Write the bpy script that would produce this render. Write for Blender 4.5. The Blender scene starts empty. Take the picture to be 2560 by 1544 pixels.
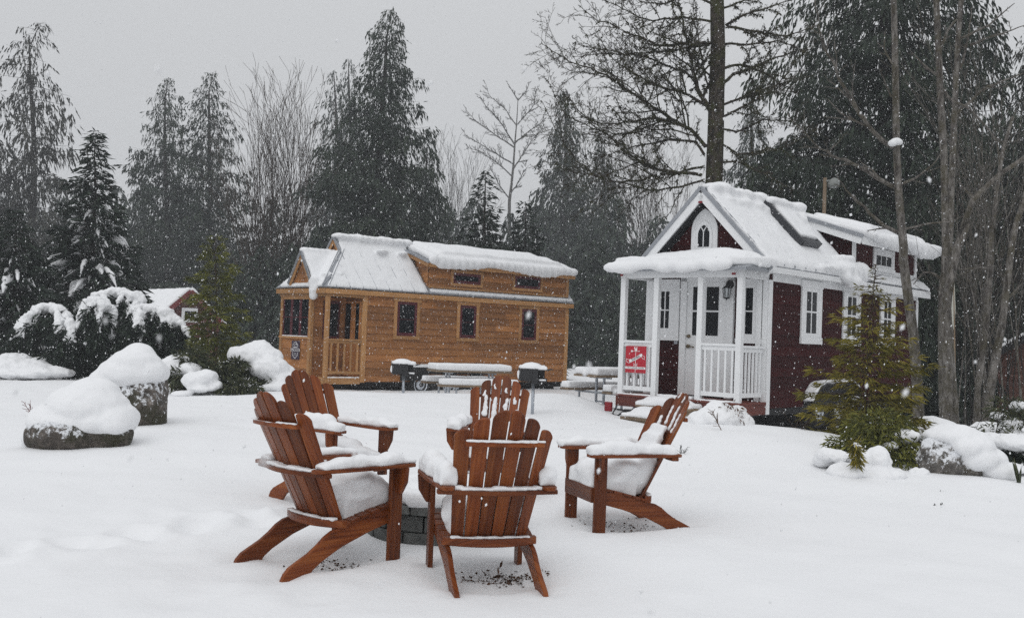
import bpy, bmesh, math, random
import numpy as np
from mathutils import Vector, Matrix, noise as mnoise

SC = bpy.context.scene
COL = SC.collection
R = math.radians

# ---------------------------------------------------------------- camera
CAM_Z, PITCH, ROLL, FPX = 1.42, 0.0253, 0.0375, 2560.5
cam_data = bpy.data.cameras.new('camera')
cam_data.sensor_width = 36.0
cam_data.lens = FPX / 2560 * 36.0
cam_data.clip_start = 0.02
cam_data.clip_end = 600
cam_data.dof.use_dof = True
cam_data.dof.focus_distance = 9.0
cam_data.dof.aperture_fstop = 15.0
cam = bpy.data.objects.new('camera', cam_data)
COL.objects.link(cam)
cam.matrix_world = (Matrix.Translation((0, 0, CAM_Z)) @ Matrix.Rotation(math.pi / 2 + PITCH, 4, 'X')
                    @ Matrix.Rotation(ROLL, 4, 'Z'))
SC.camera = cam

# ---------------------------------------------------------------- overcast daylight
SUN_EL, SUN_ROT = R(48), R(200)
world = bpy.data.worlds.new("World")
SC.world = world
world.use_nodes = True
wn = world.node_tree
wn.nodes.clear()
w_out = wn.nodes.new('ShaderNodeOutputWorld')
w_bg = wn.nodes.new('ShaderNodeBackground')
w_bg.inputs['Strength'].default_value = 0.10
w_sky = wn.nodes.new('ShaderNodeTexSky')
w_sky.sky_type = 'NISHITA'
w_sky.sun_disc = False
w_sky.sun_elevation = SUN_EL
w_sky.sun_rotation = SUN_ROT
w_sky.air_density = 1.0
w_sky.dust_density = 3.0
w_hsv = wn.nodes.new('ShaderNodeHueSaturation')
w_hsv.inputs['Saturation'].default_value = 0.06
w_mix = wn.nodes.new('ShaderNodeMix')
w_mix.data_type = 'RGBA'
w_mix.inputs['Factor'].default_value = 0.85
w_mix.inputs['B'].default_value = (4.93, 5.03, 5.17, 1)       # the closed snow-cloud deck
w_tc = wn.nodes.new('ShaderNodeTexCoord')
w_sep = wn.nodes.new('ShaderNodeSeparateXYZ')
w_cie = wn.nodes.new('ShaderNodeMapRange')                   # overcast sky: zenith brighter than horizon
w_cie.inputs['From Min'].default_value = 0.0
w_cie.inputs['From Max'].default_value = 1.0
w_cie.inputs['To Min'].default_value = 1.12
w_cie.inputs['To Max'].default_value = 2.0
w_mul = wn.nodes.new('ShaderNodeVectorMath')
w_mul.operation = 'SCALE'
wn.links.new(w_sky.outputs['Color'], w_hsv.inputs['Color'])
wn.links.new(w_hsv.outputs['Color'], w_mix.inputs['A'])
wn.links.new(w_tc.outputs['Generated'], w_sep.inputs[0])
w_pow = wn.nodes.new('ShaderNodeMath')
w_pow.operation = 'POWER'
w_pow.use_clamp = True
w_pow.inputs[1].default_value = 1.6
wn.links.new(w_sep.outputs['Z'], w_pow.inputs[0])
wn.links.new(w_pow.outputs[0], w_cie.inputs['Value'])
wn.links.new(w_mix.outputs['Result'], w_mul.inputs[0])
wn.links.new(w_cie.outputs['Result'], w_mul.inputs['Scale'])
wn.links.new(w_mul.outputs['Vector'], w_bg.inputs['Color'])
wn.links.new(w_bg.outputs[0], w_out.inputs['Surface'])

sun_data = bpy.data.lights.new('sun', 'SUN')
sun_data.energy = 0.5
sun_data.angle = R(60)
sun_data.color = (1.0, 0.985, 0.96)
sun = bpy.data.objects.new('sun', sun_data)
COL.objects.link(sun)
_sd = Vector((math.sin(SUN_ROT) * math.cos(SUN_EL), math.cos(SUN_ROT) * math.cos(SUN_EL), math.sin(SUN_EL)))
sun.rotation_euler = _sd.to_track_quat('Z', 'Y').to_euler()

SC.view_settings.view_transform = 'Standard'
SC.view_settings.look = 'None'
SC.view_settings.gamma = 1.0
SC.view_settings.exposure = 0.02
SC.cycles.max_bounces = 6
SC.cycles.diffuse_bounces = 3
SC.cycles.glossy_bounces = 2
SC.cycles.transmission_bounces = 4
SC.cycles.volume_bounces = 1
SC.cycles.transparent_max_bounces = 8
SC.cycles.use_denoising = False
SC.cycles.use_adaptive_sampling = True
SC.cycles.adaptive_threshold = 0.006

# ---------------------------------------------------------------- helpers
_cr, _sr, _cp, _sp = math.cos(ROLL), math.sin(ROLL), math.cos(PITCH), math.sin(PITCH)


def at(px, py, dep):
    """World point that lies `dep` metres in front of the camera along +Y on the photo ray (px, py)."""
    x, y = px - 1280, py - 772
    X, u = (x * _cr + y * _sr) / FPX, -(-x * _sr + y * _cr) / FPX
    d = np.array([X, _cp - u * _sp, _sp + u * _cp])
    return np.array([0, 0, CAM_Z]) + d * dep / d[1]


def tag(o, label=None, cat=None, group=None, kind=None):
    for k, v in (('label', label), ('category', cat), ('group', group), ('kind', kind)):
        if v:
            o[k] = v
    return o


def thing(name, label, cat, loc=(0, 0, 0), rz=0.0, group=None):
    o = bpy.data.objects.new(name, None)
    o.empty_display_size = 0.2
    COL.objects.link(o)
    o.location = loc
    o.rotation_euler = (0, 0, rz)
    return tag(o, label, cat, group)


def link(name, me, mat, parent=None, smooth=False, bevel=0.0):
    o = bpy.data.objects.new(name, me)
    COL.objects.link(o)
    if mat is not None and not me.materials:
        me.materials.append(mat)
    if parent is not None:
        o.parent = parent
    if smooth:
        me.polygons.foreach_set('use_smooth', [True] * len(me.polygons))
    if bevel:
        m = o.modifiers.new('edge', 'BEVEL')
        m.width = bevel
        m.segments = 2
        m.limit_method = 'ANGLE'
        m.angle_limit = R(35)
    return o


def copy_tree(o, parent=None):
    c = o.copy()
    COL.objects.link(c)
    if parent is not None:
        c.parent = parent
    for ch in list(o.children):
        copy_tree(ch, c)
    return c


def fast_mesh(name, verts, faces, tone=None, mat=None):
    """Large meshes from numpy arrays; faces is one (n, 3) or (n, 4) array or a list of such."""
    if not isinstance(faces, (list, tuple)):
        faces = [faces]
    verts = np.ascontiguousarray(verts, dtype=np.float32)
    me = bpy.data.meshes.new(name)
    me.vertices.add(len(verts))
    me.vertices.foreach_set('co', verts.ravel())
    fl = np.concatenate([np.asarray(f, dtype=np.int32).ravel() for f in faces])
    tot = np.concatenate([np.full(len(f), np.asarray(f).shape[1], dtype=np.int32) for f in faces])
    st = np.concatenate([[0], np.cumsum(tot)[:-1]]).astype(np.int32)
    me.loops.add(len(fl))
    me.loops.foreach_set('vertex_index', fl)
    me.polygons.add(len(tot))
    me.polygons.foreach_set('loop_start', st)
    me.update(calc_edges=True)
    if tone is not None:
        a = me.attributes.new('tone', 'FLOAT', 'FACE')
        a.data.foreach_set('value', np.asarray(tone, dtype=np.float32))
    if mat is not None:
        me.materials.append(mat)
    return me


def rot_from(xax, zhint=(0, 0, 1)):
    x = Vector(xax).normalized()
    z = Vector(zhint)
    y = z.cross(x)
    if y.length < 1e-4:
        y = Vector((0, 1, 0)).cross(x)
    y.normalize()
    z = x.cross(y)
    return Matrix((x, y, z)).transposed()


_rng = random.Random(5)


class MB:
    """Collects boards, boxes, prisms and tubes and links them as ONE mesh object with a grain UV map and a tone per face."""

    def __init__(self):
        self.v, self.f, self.uv, self.t = [], [], [], []

    def add(self, verts, faces, uvs=None, tone=None):
        b = len(self.v)
        self.v += [tuple(p) for p in verts]
        tone = _rng.random() if tone is None else tone
        for i, f in enumerate(faces):
            self.f.append([b + k for k in f])
            self.uv += list(uvs[i]) if uvs else [(verts[k][0], verts[k][2]) for k in f]
            self.t.append(tone)
        return self

    def obox(self, c, half, rot=None, tone=None):
        """Box: centre, half sizes, 3x3 rotation. Grain runs along the longest side."""
        rot = rot or Matrix.Identity(3)
        c = Vector(c)
        L = [Vector((sx * half[0], sy * half[1], sz * half[2])) for sx in (-1, 1) for sy in (-1, 1) for sz in (-1, 1)]
        vs = [c + rot @ p for p in L]
        fs = [(0, 1, 3, 2), (4, 6, 7, 5), (0, 4, 5, 1), (2, 3, 7, 6), (0, 2, 6, 4), (1, 5, 7, 3)]
        g = max(range(3), key=lambda k: half[k])
        o1, o2 = _rng.uniform(0, 50), _rng.uniform(0, 50)
        uvs = []
        for k, f in enumerate(fs):
            ax = k // 2
            if ax == g:
                a, b = [q for q in range(3) if q != g]
            else:
                a, b = g, [q for q in range(3) if q not in (g, ax)][0]
            uvs.append([(L[i][a] + o1, L[i][b] + o2 + ax * 3.7) for i in f])
        return self.add(vs, fs, uvs, tone)

    def box(self, lo, hi, tone=None):
        c = [(a + b) / 2 for a, b in zip(lo, hi)]
        return self.obox(c, [abs(b - a) / 2 for a, b in zip(lo, hi)], None, tone)

    def board(self, p0, p1, wid, thk, up=(0, 0, 1), tone=None):
        p0, p1 = Vector(p0), Vector(p1)
        return self.obox((p0 + p1) / 2, ((p1 - p0).length / 2, wid / 2, thk / 2), rot_from(p1 - p0, up), tone)

    def prism(self, poly, org, A, B, E, grain=0, tone=None):
        """Polygon in the A/B plane through org, extruded by E."""
        org, A, B, E = map(Vector, (org, A, B, E))
        n = len(poly)
        if A.cross(B).dot(E) < 0:
            poly = poly[::-1]
        area = sum(poly[i][0] * poly[(i + 1) % n][1] - poly[(i + 1) % n][0] * poly[i][1] for i in range(n))
        lo = [org + A * a + B * b for a, b in poly]
        vs = lo + [p + E for p in lo]
        fs = [tuple(range(n))[::-1], tuple(range(n, 2 * n))]
        o1, o2 = _rng.uniform(0, 50), _rng.uniform(0, 50)
        q = [(p[grain] + o1, p[1 - grain] + o2) for p in poly]
        uvs = [q[::-1], q]
        for i in range(n):
            j = (i + 1) % n
            fs.append((i, j, n + j, n + i))
            t = E.length
            uvs.append([q[i], q[j], (q[j][0], q[j][1] + t), (q[i][0], q[i][1] + t)])
        return self.add(vs, fs, uvs, tone)

    def tube(self, pts, rad, n=8, tone=None, caps=True):
        pts = [Vector(p) for p in pts]
        rad = rad if hasattr(rad, '__len__') else [rad] * len(pts)
        vs, fs, uvs = [], [], []
        ln = 0
        nx = None
        for i, p in enumerate(pts):
            d = (pts[min(i + 1, len(pts) - 1)] - pts[max(i - 1, 0)]).normalized()
            if nx is None:
                nx = d.orthogonal().normalized()
            nx = (nx - d * nx.dot(d)).normalized()
            ny = d.cross(nx)
            for k in range(n):
                a = 2 * math.pi * k / n
                vs.append(p + (nx * math.cos(a) + ny * math.sin(a)) * rad[i])
        for i in range(len(pts) - 1):
            l2 = ln + (pts[i + 1] - pts[i]).length
            for k in range(n):
                k2 = (k + 1) % n
                fs.append((i * n + k, i * n + k2, (i + 1) * n + k2, (i + 1) * n + k))
                w = 6.28 * rad[i] / n
                uvs.append([(ln, k * w), (ln, (k + 1) * w), (l2, (k + 1) * w), (l2, k * w)])
            ln = l2
        if caps:
            fs.append(tuple(range(n))[::-1])
            uvs.append([(0, 0)] * n)
            m = (len(pts) - 1) * n
            fs.append(tuple(range(m, m + n)))
            uvs.append([(0, 0)] * n)
        return self.add(vs, fs, uvs, tone)

    def ell(self, c, r, rot=None, sub=2, tone=None):
        bm = bmesh.new()
        bmesh.ops.create_icosphere(bm, subdivisions=sub, radius=1.0)
        rot = rot or Matrix.Identity(3)
        c = Vector(c)
        vs = [c + rot @ Vector((v.co.x * r[0], v.co.y * r[1], v.co.z * r[2])) for v in bm.verts]
        fs = [tuple(v.index for v in f.verts) for f in bm.faces]
        bm.free()
        return self.add(vs, fs, None, tone)

    def mesh(self, name):
        me = bpy.data.meshes.new(name)
        me.from_pydata(self.v, [], self.f)
        uvl = me.uv_layers.new(name='grain')
        uvl.data.foreach_set('uv', np.array(self.uv, dtype=np.float32).ravel())
        a = me.attributes.new('tone', 'FLOAT', 'FACE')
        a.data.foreach_set('value', np.array(self.t, dtype=np.float32))
        return me

    def build(self, name, mat, parent=None, bevel=0.0, smooth=False):
        return link(name, self.mesh(name), mat, parent, smooth, bevel)


def blob_mesh(name, mb, voxel, smooth=6, amp=0.01, scale=5.0, seed=0, amp2=0.0, scale2=20.0):
    """Melts overlapping solids into one soft lump (voxel remesh, smoothing, gentle noise): settled snow, rocks."""
    me = bpy.data.meshes.new(name)
    me.from_pydata(mb.v, [], mb.f)
    o = bpy.data.objects.new('lump', me)
    COL.objects.link(o)
    m = o.modifiers.new('r', 'REMESH')
    m.mode = 'VOXEL'
    m.voxel_size = voxel
    if smooth:
        s = o.modifiers.new('s', 'SMOOTH')
        s.factor = 0.5
        s.iterations = smooth
    dg = bpy.context.evaluated_depsgraph_get()
    out = bpy.data.meshes.new_from_object(o.evaluated_get(dg))
    bpy.data.objects.remove(o)
    bpy.data.meshes.remove(me)
    out.name = name
    n = len(out.vertices)
    if n and (amp or amp2):
        co = np.empty(n * 3)
        no = np.empty(n * 3)
        out.vertices.foreach_get('co', co)
        out.vertices.foreach_get('normal', no)
        co, no = co.reshape(-1, 3), no.reshape(-1, 3)
        off = Vector((seed * 7.3, seed * 3.1, seed * 11.7))
        d = np.array([amp * mnoise.noise(Vector(p) * scale + off) + (amp2 * mnoise.noise(Vector(p) * scale2 + off) if amp2 else 0)
                      for p in co])
        out.vertices.foreach_set('co', (co + no * d[:, None]).ravel())
    out.polygons.foreach_set('use_smooth', [True] * len(out.polygons))
    out.update()
    return out


def snow(name, mb, parent=None, voxel=0.02, smooth=6, amp=0.012, scale=6.0, seed=0, amp2=0.004, scale2=26.0):
    return link(name, blob_mesh(name, mb, voxel, smooth, amp, scale, seed, amp2, scale2), M['snow'], parent)


# ---------------------------------------------------------------- materials
M = {}


def new_mat(name):
    m = bpy.data.materials.new(name)
    m.use_nodes = True
    nt = m.node_tree
    b = nt.nodes['Principled BSDF']
    M[name] = m
    return m, nt, b


def nd(nt, t, props=None, **ins):
    n = nt.nodes.new(t)
    for k, v in (props or {}).items():
        setattr(n, k, v)
    for k, v in ins.items():
        k = k.replace('_', ' ')
        s = n.inputs[k]
        if hasattr(v, 'is_output') or isinstance(v, bpy.types.NodeSocket):
            nt.links.new(v, s)
        else:
            s.default_value = v
    return n


def ramp(nt, fac, stops):
    r = nt.nodes.new('ShaderNodeValToRGB')
    e = r.color_ramp.elements
    while len(e) < len(stops):
        e.new(0.5)
    for k, (p, c) in enumerate(stops):
        e[k].position = p
        e[k].color = (*c, 1) if len(c) == 3 else c
    nt.links.new(fac, r.inputs['Fac'])
    return r.outputs['Color']


def mixc(nt, fac, a, b, mode='MIX'):
    n = nt.nodes.new('ShaderNodeMix')
    n.data_type = 'RGBA'
    n.blend_type = mode
    for s, v in ((n.inputs['Factor'], fac), (n.inputs['A'], a), (n.inputs['B'], b)):
        if isinstance(v, bpy.types.NodeSocket):
            nt.links.new(v, s)
        else:
            s.default_value = v if not isinstance(v, tuple) else (*v, 1)
    return n.outputs['Result']


def math_n(nt, op, a, b=0.0):
    n = nt.nodes.new('ShaderNodeMath')
    n.operation = op
    for s, v in ((n.inputs[0], a), (n.inputs[1], b)):
        if isinstance(v, bpy.types.NodeSocket):
            nt.links.new(v, s)
        else:
            s.default_value = v
    return n.outputs[0]


def bump(nt, b, height, strength=0.2, dist=0.01):
    n = nd(nt, 'ShaderNodeBump', None, Strength=strength, Distance=dist, Height=height)
    nt.links.new(n.outputs['Normal'], b.inputs['Normal'])


def obj_noise(nt, scale, detail=4.0, rough=0.55, stretch=(1, 1, 1), coord='Object'):
    tc = nt.nodes.new('ShaderNodeTexCoord')
    mp = nd(nt, 'ShaderNodeMapping', None, Vector=tc.outputs[coord], Scale=stretch)
    return nd(nt, 'ShaderNodeTexNoise', None, Vector=mp.outputs[0], Scale=scale, Detail=detail, Roughness=rough).outputs['Fac']


def mat_wood(name, dark, mid, light, rough=0.5, tone_amt=0.35, fine=60.0, knots=0.0, dirt=None, spec=0.35):
    m, nt, b = new_mat(name)
    uv = nd(nt, 'ShaderNodeUVMap', {'uv_map': 'grain'})
    mp = nd(nt, 'ShaderNodeMapping', None, Vector=uv.outputs[0], Scale=(2.0, fine, 1))
    g = nd(nt, 'ShaderNodeTexNoise', None, Vector=mp.outputs[0], Scale=1.0, Detail=5.0, Roughness=0.6, Distortion=0.4).outputs['Fac']
    mp2 = nd(nt, 'ShaderNodeMapping', None, Vector=uv.outputs[0], Scale=(1.3, 6.0, 1))
    g2 = nd(nt, 'ShaderNodeTexNoise', None, Vector=mp2.outputs[0], Scale=1.5, Detail=3.0).outputs['Fac']
    f = math_n(nt, 'ADD', math_n(nt, 'MULTIPLY', g, 0.55), math_n(nt, 'MULTIPLY', g2, 0.45))
    c = ramp(nt, f, [(0.3, dark), (0.5, mid), (0.72, light)])
    at_ = nd(nt, 'ShaderNodeAttribute', {'attribute_name': 'tone'})
    val = math_n(nt, 'ADD', math_n(nt, 'MULTIPLY', at_.outputs['Fac'], tone_amt * 2), 1.0 - tone_amt)
    hs = nd(nt, 'ShaderNodeHueSaturation', None, Value=val, Color=c)
    c = hs.outputs['Color']
    if knots:
        mk = nd(nt, 'ShaderNodeMapping', None, Vector=uv.outputs[0], Scale=(3.0, 7.0, 1))
        v = nd(nt, 'ShaderNodeTexVoronoi', None, Vector=mk.outputs[0], Scale=1.0).outputs['Distance']
        kf = nd(nt, 'ShaderNodeMapRange', None, Value=v, From_Min=0.05, From_Max=0.16, To_Min=knots, To_Max=0.0).outputs[0]
        c = mixc(nt, kf, c, tuple(x * 0.35 for x in dark))
    if dirt:
        dn = obj_noise(nt, 1.6, 5.0, 0.65)
        df = nd(nt, 'ShaderNodeMapRange', None, Value=dn, From_Min=0.5, From_Max=0.72, To_Min=0.0, To_Max=dirt[1]).outputs[0]
        c = mixc(nt, df, c, dirt[0])
    nt.links.new(c, b.inputs['Base Color'])
    b.inputs['Roughness'].default_value = rough
    b.inputs['Specular IOR Level'].default_value = spec
    bump(nt, b, g, 0.25, 0.004)
    return m


def mat_plain(name, col, rough=0.5, var=0.12, scale=3.0, metal=0.0, spec=0.4, bmp=0.0):
    m, nt, b = new_mat(name)
    n = obj_noise(nt, scale, 5.0, 0.6)
    c = ramp(nt, n, [(0.3, tuple(x * (1 - var) for x in col)), (0.7, tuple(min(1, x * (1 + var)) for x in col))])
    nt.links.new(c, b.inputs['Base Color'])
    b.inputs['Roughness'].default_value = rough
    b.inputs['Metallic'].default_value = metal
    b.inputs['Specular IOR Level'].default_value = spec
    if bmp:
        bump(nt, b, obj_noise(nt, scale * 8, 4.0), bmp, 0.01)
    return m


def mat_snow(name, col=(0.82, 0.828, 0.842)):
    m, nt, b = new_mat(name)
    n1 = obj_noise(nt, 9.0, 4.0, 0.6)
    n2 = obj_noise(nt, 70.0, 3.0, 0.6)
    h = math_n(nt, 'ADD', n1, math_n(nt, 'MULTIPLY', n2, 0.22))
    b.inputs['Base Color'].default_value = (*col, 1)
    b.inputs['Roughness'].default_value = 0.75
    b.inputs['Specular IOR Level'].default_value = 0.2
    bump(nt, b, h, 0.35, 0.02)
    return m


mat_snow('snow')
mat_wood('chair_wood', (0.048, 0.0095, 0.003), (0.155, 0.038, 0.009), (0.275, 0.086, 0.019), 0.4, 0.42, 55.0, 0.4, spec=0.22)
mat_wood('cedar_siding', (0.20, 0.076, 0.023), (0.33, 0.138, 0.043), (0.44, 0.205, 0.071), 0.6, 0.32, 40.0, 0.8,
         ((0.13, 0.05, 0.02), 0.45))
mat_wood('cedar_trim', (0.29, 0.138, 0.05), (0.40, 0.205, 0.078), (0.50, 0.28, 0.115), 0.6, 0.18, 45.0, 0.5)
mat_wood('grey_timber', (0.12, 0.085, 0.055), (0.2, 0.145, 0.095), (0.3, 0.23, 0.16), 0.75, 0.25, 45.0, 0.3)
mat_wood('red_siding', (0.021, 0.0017, 0.002), (0.034, 0.0028, 0.0032), (0.046, 0.0040, 0.0045), 0.65, 0.2, 30.0, spec=0.12)
mat_wood('red_deck', (0.08, 0.02, 0.015), (0.13, 0.032, 0.022), (0.19, 0.055, 0.035), 0.6, 0.2, 40.0)
mat_wood('cabin_siding', (0.045, 0.018, 0.013), (0.075, 0.03, 0.02), (0.11, 0.045, 0.03), 0.7, 0.2, 40.0)
mat_wood('shed_red', (0.05, 0.02, 0.016), (0.10, 0.035, 0.03), (0.14, 0.055, 0.045), 0.7, 0.2, 40.0)
mat_plain('shed_trim', (0.16, 0.03, 0.032), 0.6, 0.1)
mat_plain('dull_grey', (0.2, 0.21, 0.2), 0.5, 0.1)
mat_plain('white_paint', (0.78, 0.79, 0.80), 0.45, 0.03, 4.0)
mat_plain('maroon_paint', (0.085, 0.012, 0.018), 0.4, 0.15)
mat_plain('roof_metal', (0.33, 0.345, 0.37), 0.38, 0.08, 2.0, 0.6)
mat_plain('galvanised', (0.42, 0.45, 0.49), 0.4, 0.12, 20.0, 0.7)
mat_plain('black_steel', (0.018, 0.018, 0.02), 0.5, 0.25, 8.0)
mat_plain('dark_frame', (0.012, 0.012, 0.013), 0.7, 0.3, 5.0)
mat_plain('tyre_rubber', (0.014, 0.014, 0.015), 0.8, 0.2, 10.0)
mat_plain('rim_white', (0.62, 0.66, 0.72), 0.4, 0.06, 10.0)
mat_plain('brass', (0.18, 0.14, 0.09), 0.35, 0.1, 10.0, 0.8)
mat_plain('sign_red', (0.42, 0.012, 0.028), 0.4, 0.05, 5.0)
mat_plain('sign_white', (0.8, 0.8, 0.8), 0.5, 0.02)
mat_plain('sign_ink', (0.05, 0.05, 0.055), 0.5, 0.02)
mat_plain('sign_purple', (0.045, 0.03, 0.055), 0.5, 0.1)
mat_plain('lamp_red', (0.20, 0.006, 0.012), 0.25, 0.1)
mat_plain('skylight_frame', (0.028, 0.03, 0.036), 0.4, 0.2)
mat_plain('pale_cloth', (0.5, 0.5, 0.44), 0.7, 0.08)


def mat_glass():
    m, nt, b = new_mat('window_glass')
    n = obj_noise(nt, 1.2, 3.0)
    c = ramp(nt, n, [(0.35, (0.003, 0.004, 0.006)), (0.7, (0.012, 0.014, 0.018))])
    nt.links.new(c, b.inputs['Base Color'])
    b.inputs['Roughness'].default_value = 0.06
    b.inputs['Specular IOR Level'].default_value = 0.15
    bump(nt, b, obj_noise(nt, 2.5, 1.0), 0.05, 0.02)


mat_glass()


def mat_lantern():
    m, nt, b = new_mat('lantern_glass')
    b.inputs['Base Color'].default_value = (0.5, 0.53, 0.55, 1)
    b.inputs['Roughness'].default_value = 0.1


mat_lantern()


def mat_rock(name, base=(0.078, 0.066, 0.056), moss=(0.036, 0.034, 0.016), dust=0.35):
    m, nt, b = new_mat(name)
    n = obj_noise(nt, 9.0, 8.0, 0.7)
    c = ramp(nt, n, [(0.3, tuple(x * 0.35 for x in base)), (0.5, base), (0.68, tuple(x * 2.6 for x in base))])
    n2 = obj_noise(nt, 3.0, 6.0, 0.7)
    mf = nd(nt, 'ShaderNodeMapRange', None, Value=n2, From_Min=0.48, From_Max=0.62).outputs[0]
    c = mixc(nt, mf, c, moss)
    # settled snow specks in the pits of the stone
    n3 = obj_noise(nt, 13.0, 8.0, 0.75)
    geo = nt.nodes.new('ShaderNodeNewGeometry')
    sp = nd(nt, 'ShaderNodeSeparateXYZ', None, Vector=geo.outputs['Normal'])
    up = math_n(nt, 'MULTIPLY', sp.outputs['Z'], 0.22)
    sf = nd(nt, 'ShaderNodeMapRange', None, Value=math_n(nt, 'ADD', n3, up), From_Min=0.60 - 0.06 * dust, From_Max=0.68 - 0.06 * dust).outputs[0]
    c = mixc(nt, sf, c, (0.8, 0.82, 0.85))
    nt.links.new(c, b.inputs['Base Color'])
    b.inputs['Roughness'].default_value = 0.85
    bump(nt, b, n, 0.9, 0.05)


mat_rock('rock')
mat_rock('rock_snowy', (0.12, 0.11, 0.10), (0.06, 0.05, 0.03), 1.1)


def mat_block():
    m, nt, b = new_mat('pit_block')
    n = obj_noise(nt, 14.0, 6.0, 0.7)
    at_ = nd(nt, 'ShaderNodeAttribute', {'attribute_name': 'tone'})
    c = ramp(nt, n, [(0.3, (0.05, 0.052, 0.05)), (0.7, (0.14, 0.145, 0.138))])
    val = math_n(nt, 'ADD', math_n(nt, 'MULTIPLY', at_.outputs['Fac'], 0.6), 0.7)
    c = nd(nt, 'ShaderNodeHueSaturation', None, Value=val, Color=c).outputs['Color']
    nt.links.new(c, b.inputs['Base Color'])
    b.inputs['Roughness'].default_value = 0.85
    bump(nt, b, n, 0.6, 0.02)


mat_block()


def mat_bark(name, dark, light, patch, patch_amt, spots=0.0, scale=1.0):
    m, nt, b = new_mat(name)
    n = obj_noise(nt, 14.0 * scale, 8.0, 0.75, (1, 1, 0.3))
    c = ramp(nt, n, [(0.40, dark), (0.60, light)])
    n2 = obj_noise(nt, 5.0 * scale, 6.0, 0.7)
    pf = nd(nt, 'ShaderNodeMapRange', None, Value=n2, From_Min=0.47, From_Max=0.6, To_Min=0.0, To_Max=patch_amt).outputs[0]
    c = mixc(nt, pf, c, patch)
    if spots:
        n3 = obj_noise(nt, 12.0 * scale, 5.0, 0.8)
        sf = nd(nt, 'ShaderNodeMapRange', None, Value=n3, From_Min=0.63, From_Max=0.68, To_Min=0.0, To_Max=spots).outputs[0]
        c = mixc(nt, sf, c, (0.78, 0.8, 0.82))
    nt.links.new(c, b.inputs['Base Color'])
    b.inputs['Roughness'].default_value = 0.9
    b.inputs['Specular IOR Level'].default_value = 0.15
    bump(nt, b, n, 0.8, 0.03)


mat_bark('mossy_bark', (0.010, 0.008, 0.006), (0.075, 0.062, 0.05), (0.040, 0.044, 0.013), 0.85, 0.12, 0.7)
mat_bark('alder_bark', (0.045, 0.039, 0.035), (0.22, 0.205, 0.188), (0.07, 0.062, 0.04), 0.75, 0.8, 1.0)
mat_bark('dark_bark', (0.015, 0.013, 0.012), (0.05, 0.044, 0.04), (0.03, 0.03, 0.02), 0.4)
mat_bark('twig_bark', (0.03, 0.02, 0.015), (0.085, 0.06, 0.046), (0.05, 0.045, 0.03), 0.4)
mat_bark('pale_bark', (0.07, 0.065, 0.06), (0.16, 0.15, 0.14), (0.1, 0.1, 0.09), 0.4)


def mat_leaf(name, stops, rough=0.65):
    m, nt, b = new_mat(name)
    at_ = nd(nt, 'ShaderNodeAttribute', {'attribute_name': 'tone'})
    c = ramp(nt, at_.outputs['Fac'], stops)
    nt.links.new(c, b.inputs['Base Color'])
    b.inputs['Roughness'].default_value = rough
    b.inputs['Specular IOR Level'].default_value = 0.2


mat_leaf('cedar_leaf', [(0, (0.010, 0.016, 0.012)), (0.5, (0.022, 0.033, 0.022)), (0.9, (0.042, 0.056, 0.036)), (1.0, (0.07, 0.085, 0.06))])
mat_leaf('spruce_leaf', [(0, (0.008, 0.013, 0.011)), (0.6, (0.018, 0.028, 0.020)), (1.0, (0.036, 0.052, 0.034))])
mat_leaf('brown_cedar_leaf', [(0, (0.02, 0.02, 0.016)), (0.6, (0.036, 0.037, 0.030)), (1.0, (0.06, 0.06, 0.047))])
mat_leaf('sapling_leaf', [(0, (0.05, 0.046, 0.007)), (0.5, (0.135, 0.118, 0.017)), (1.0, (0.27, 0.215, 0.032))])
mat_leaf('dark_sapling_leaf', [(0, (0.04, 0.046, 0.010)), (0.5, (0.10, 0.108, 0.022)), (1.0, (0.19, 0.185, 0.036))])
mat_leaf('moss_leaf', [(0, (0.016, 0.018, 0.008)), (0.6, (0.035, 0.036, 0.014)), (1.0, (0.07, 0.062, 0.026))])
mat_leaf('shrub_leaf', [(0, (0.02, 0.026, 0.014)), (0.6, (0.045, 0.055, 0.025)), (1.0, (0.10, 0.10, 0.05))])
mat_leaf('red_twig', [(0, (0.11, 0.03, 0.025)), (1.0, (0.2, 0.07, 0.06))])
mat_leaf('dead_leaf', [(0, (0.04, 0.02, 0.012)), (1.0, (0.14, 0.07, 0.035))])
# ---------------------------------------------------------------- snow-covered ground
CHAIRS = {  # x, y, yaw (chairs face their local +y)
    'A': (-0.105, 5.88, 0.236), 'B': (-1.053, 6.227, -0.749), 'C': (-1.396, 8.354, -2.261),
    'D': (-0.127, 8.953, 3.016), 'E': (0.853, 7.646, 1.893)}
rs = np.random.RandomState(11)


def vnoise(x, y, seed=0):
    """Smooth value noise on numpy arrays, about -1..1."""
    tab = np.random.RandomState(seed).rand(256, 256) * 2 - 1
    xi, yi = np.floor(x).astype(int), np.floor(y).astype(int)
    fx, fy = x - xi, y - yi
    fx, fy = fx * fx * (3 - 2 * fx), fy * fy * (3 - 2 * fy)
    g = lambda a, b: tab[a % 256, b % 256]
    return ((g(xi, yi) * (1 - fx) + g(xi + 1, yi) * fx) * (1 - fy)
            + (g(xi, yi + 1) * (1 - fx) + g(xi + 1, yi + 1) * fx) * fy)


def sstep(a, b, x):
    t = np.clip((x - a) / (b - a), 0, 1)
    return t * t * (3 - 2 * t)


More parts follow.
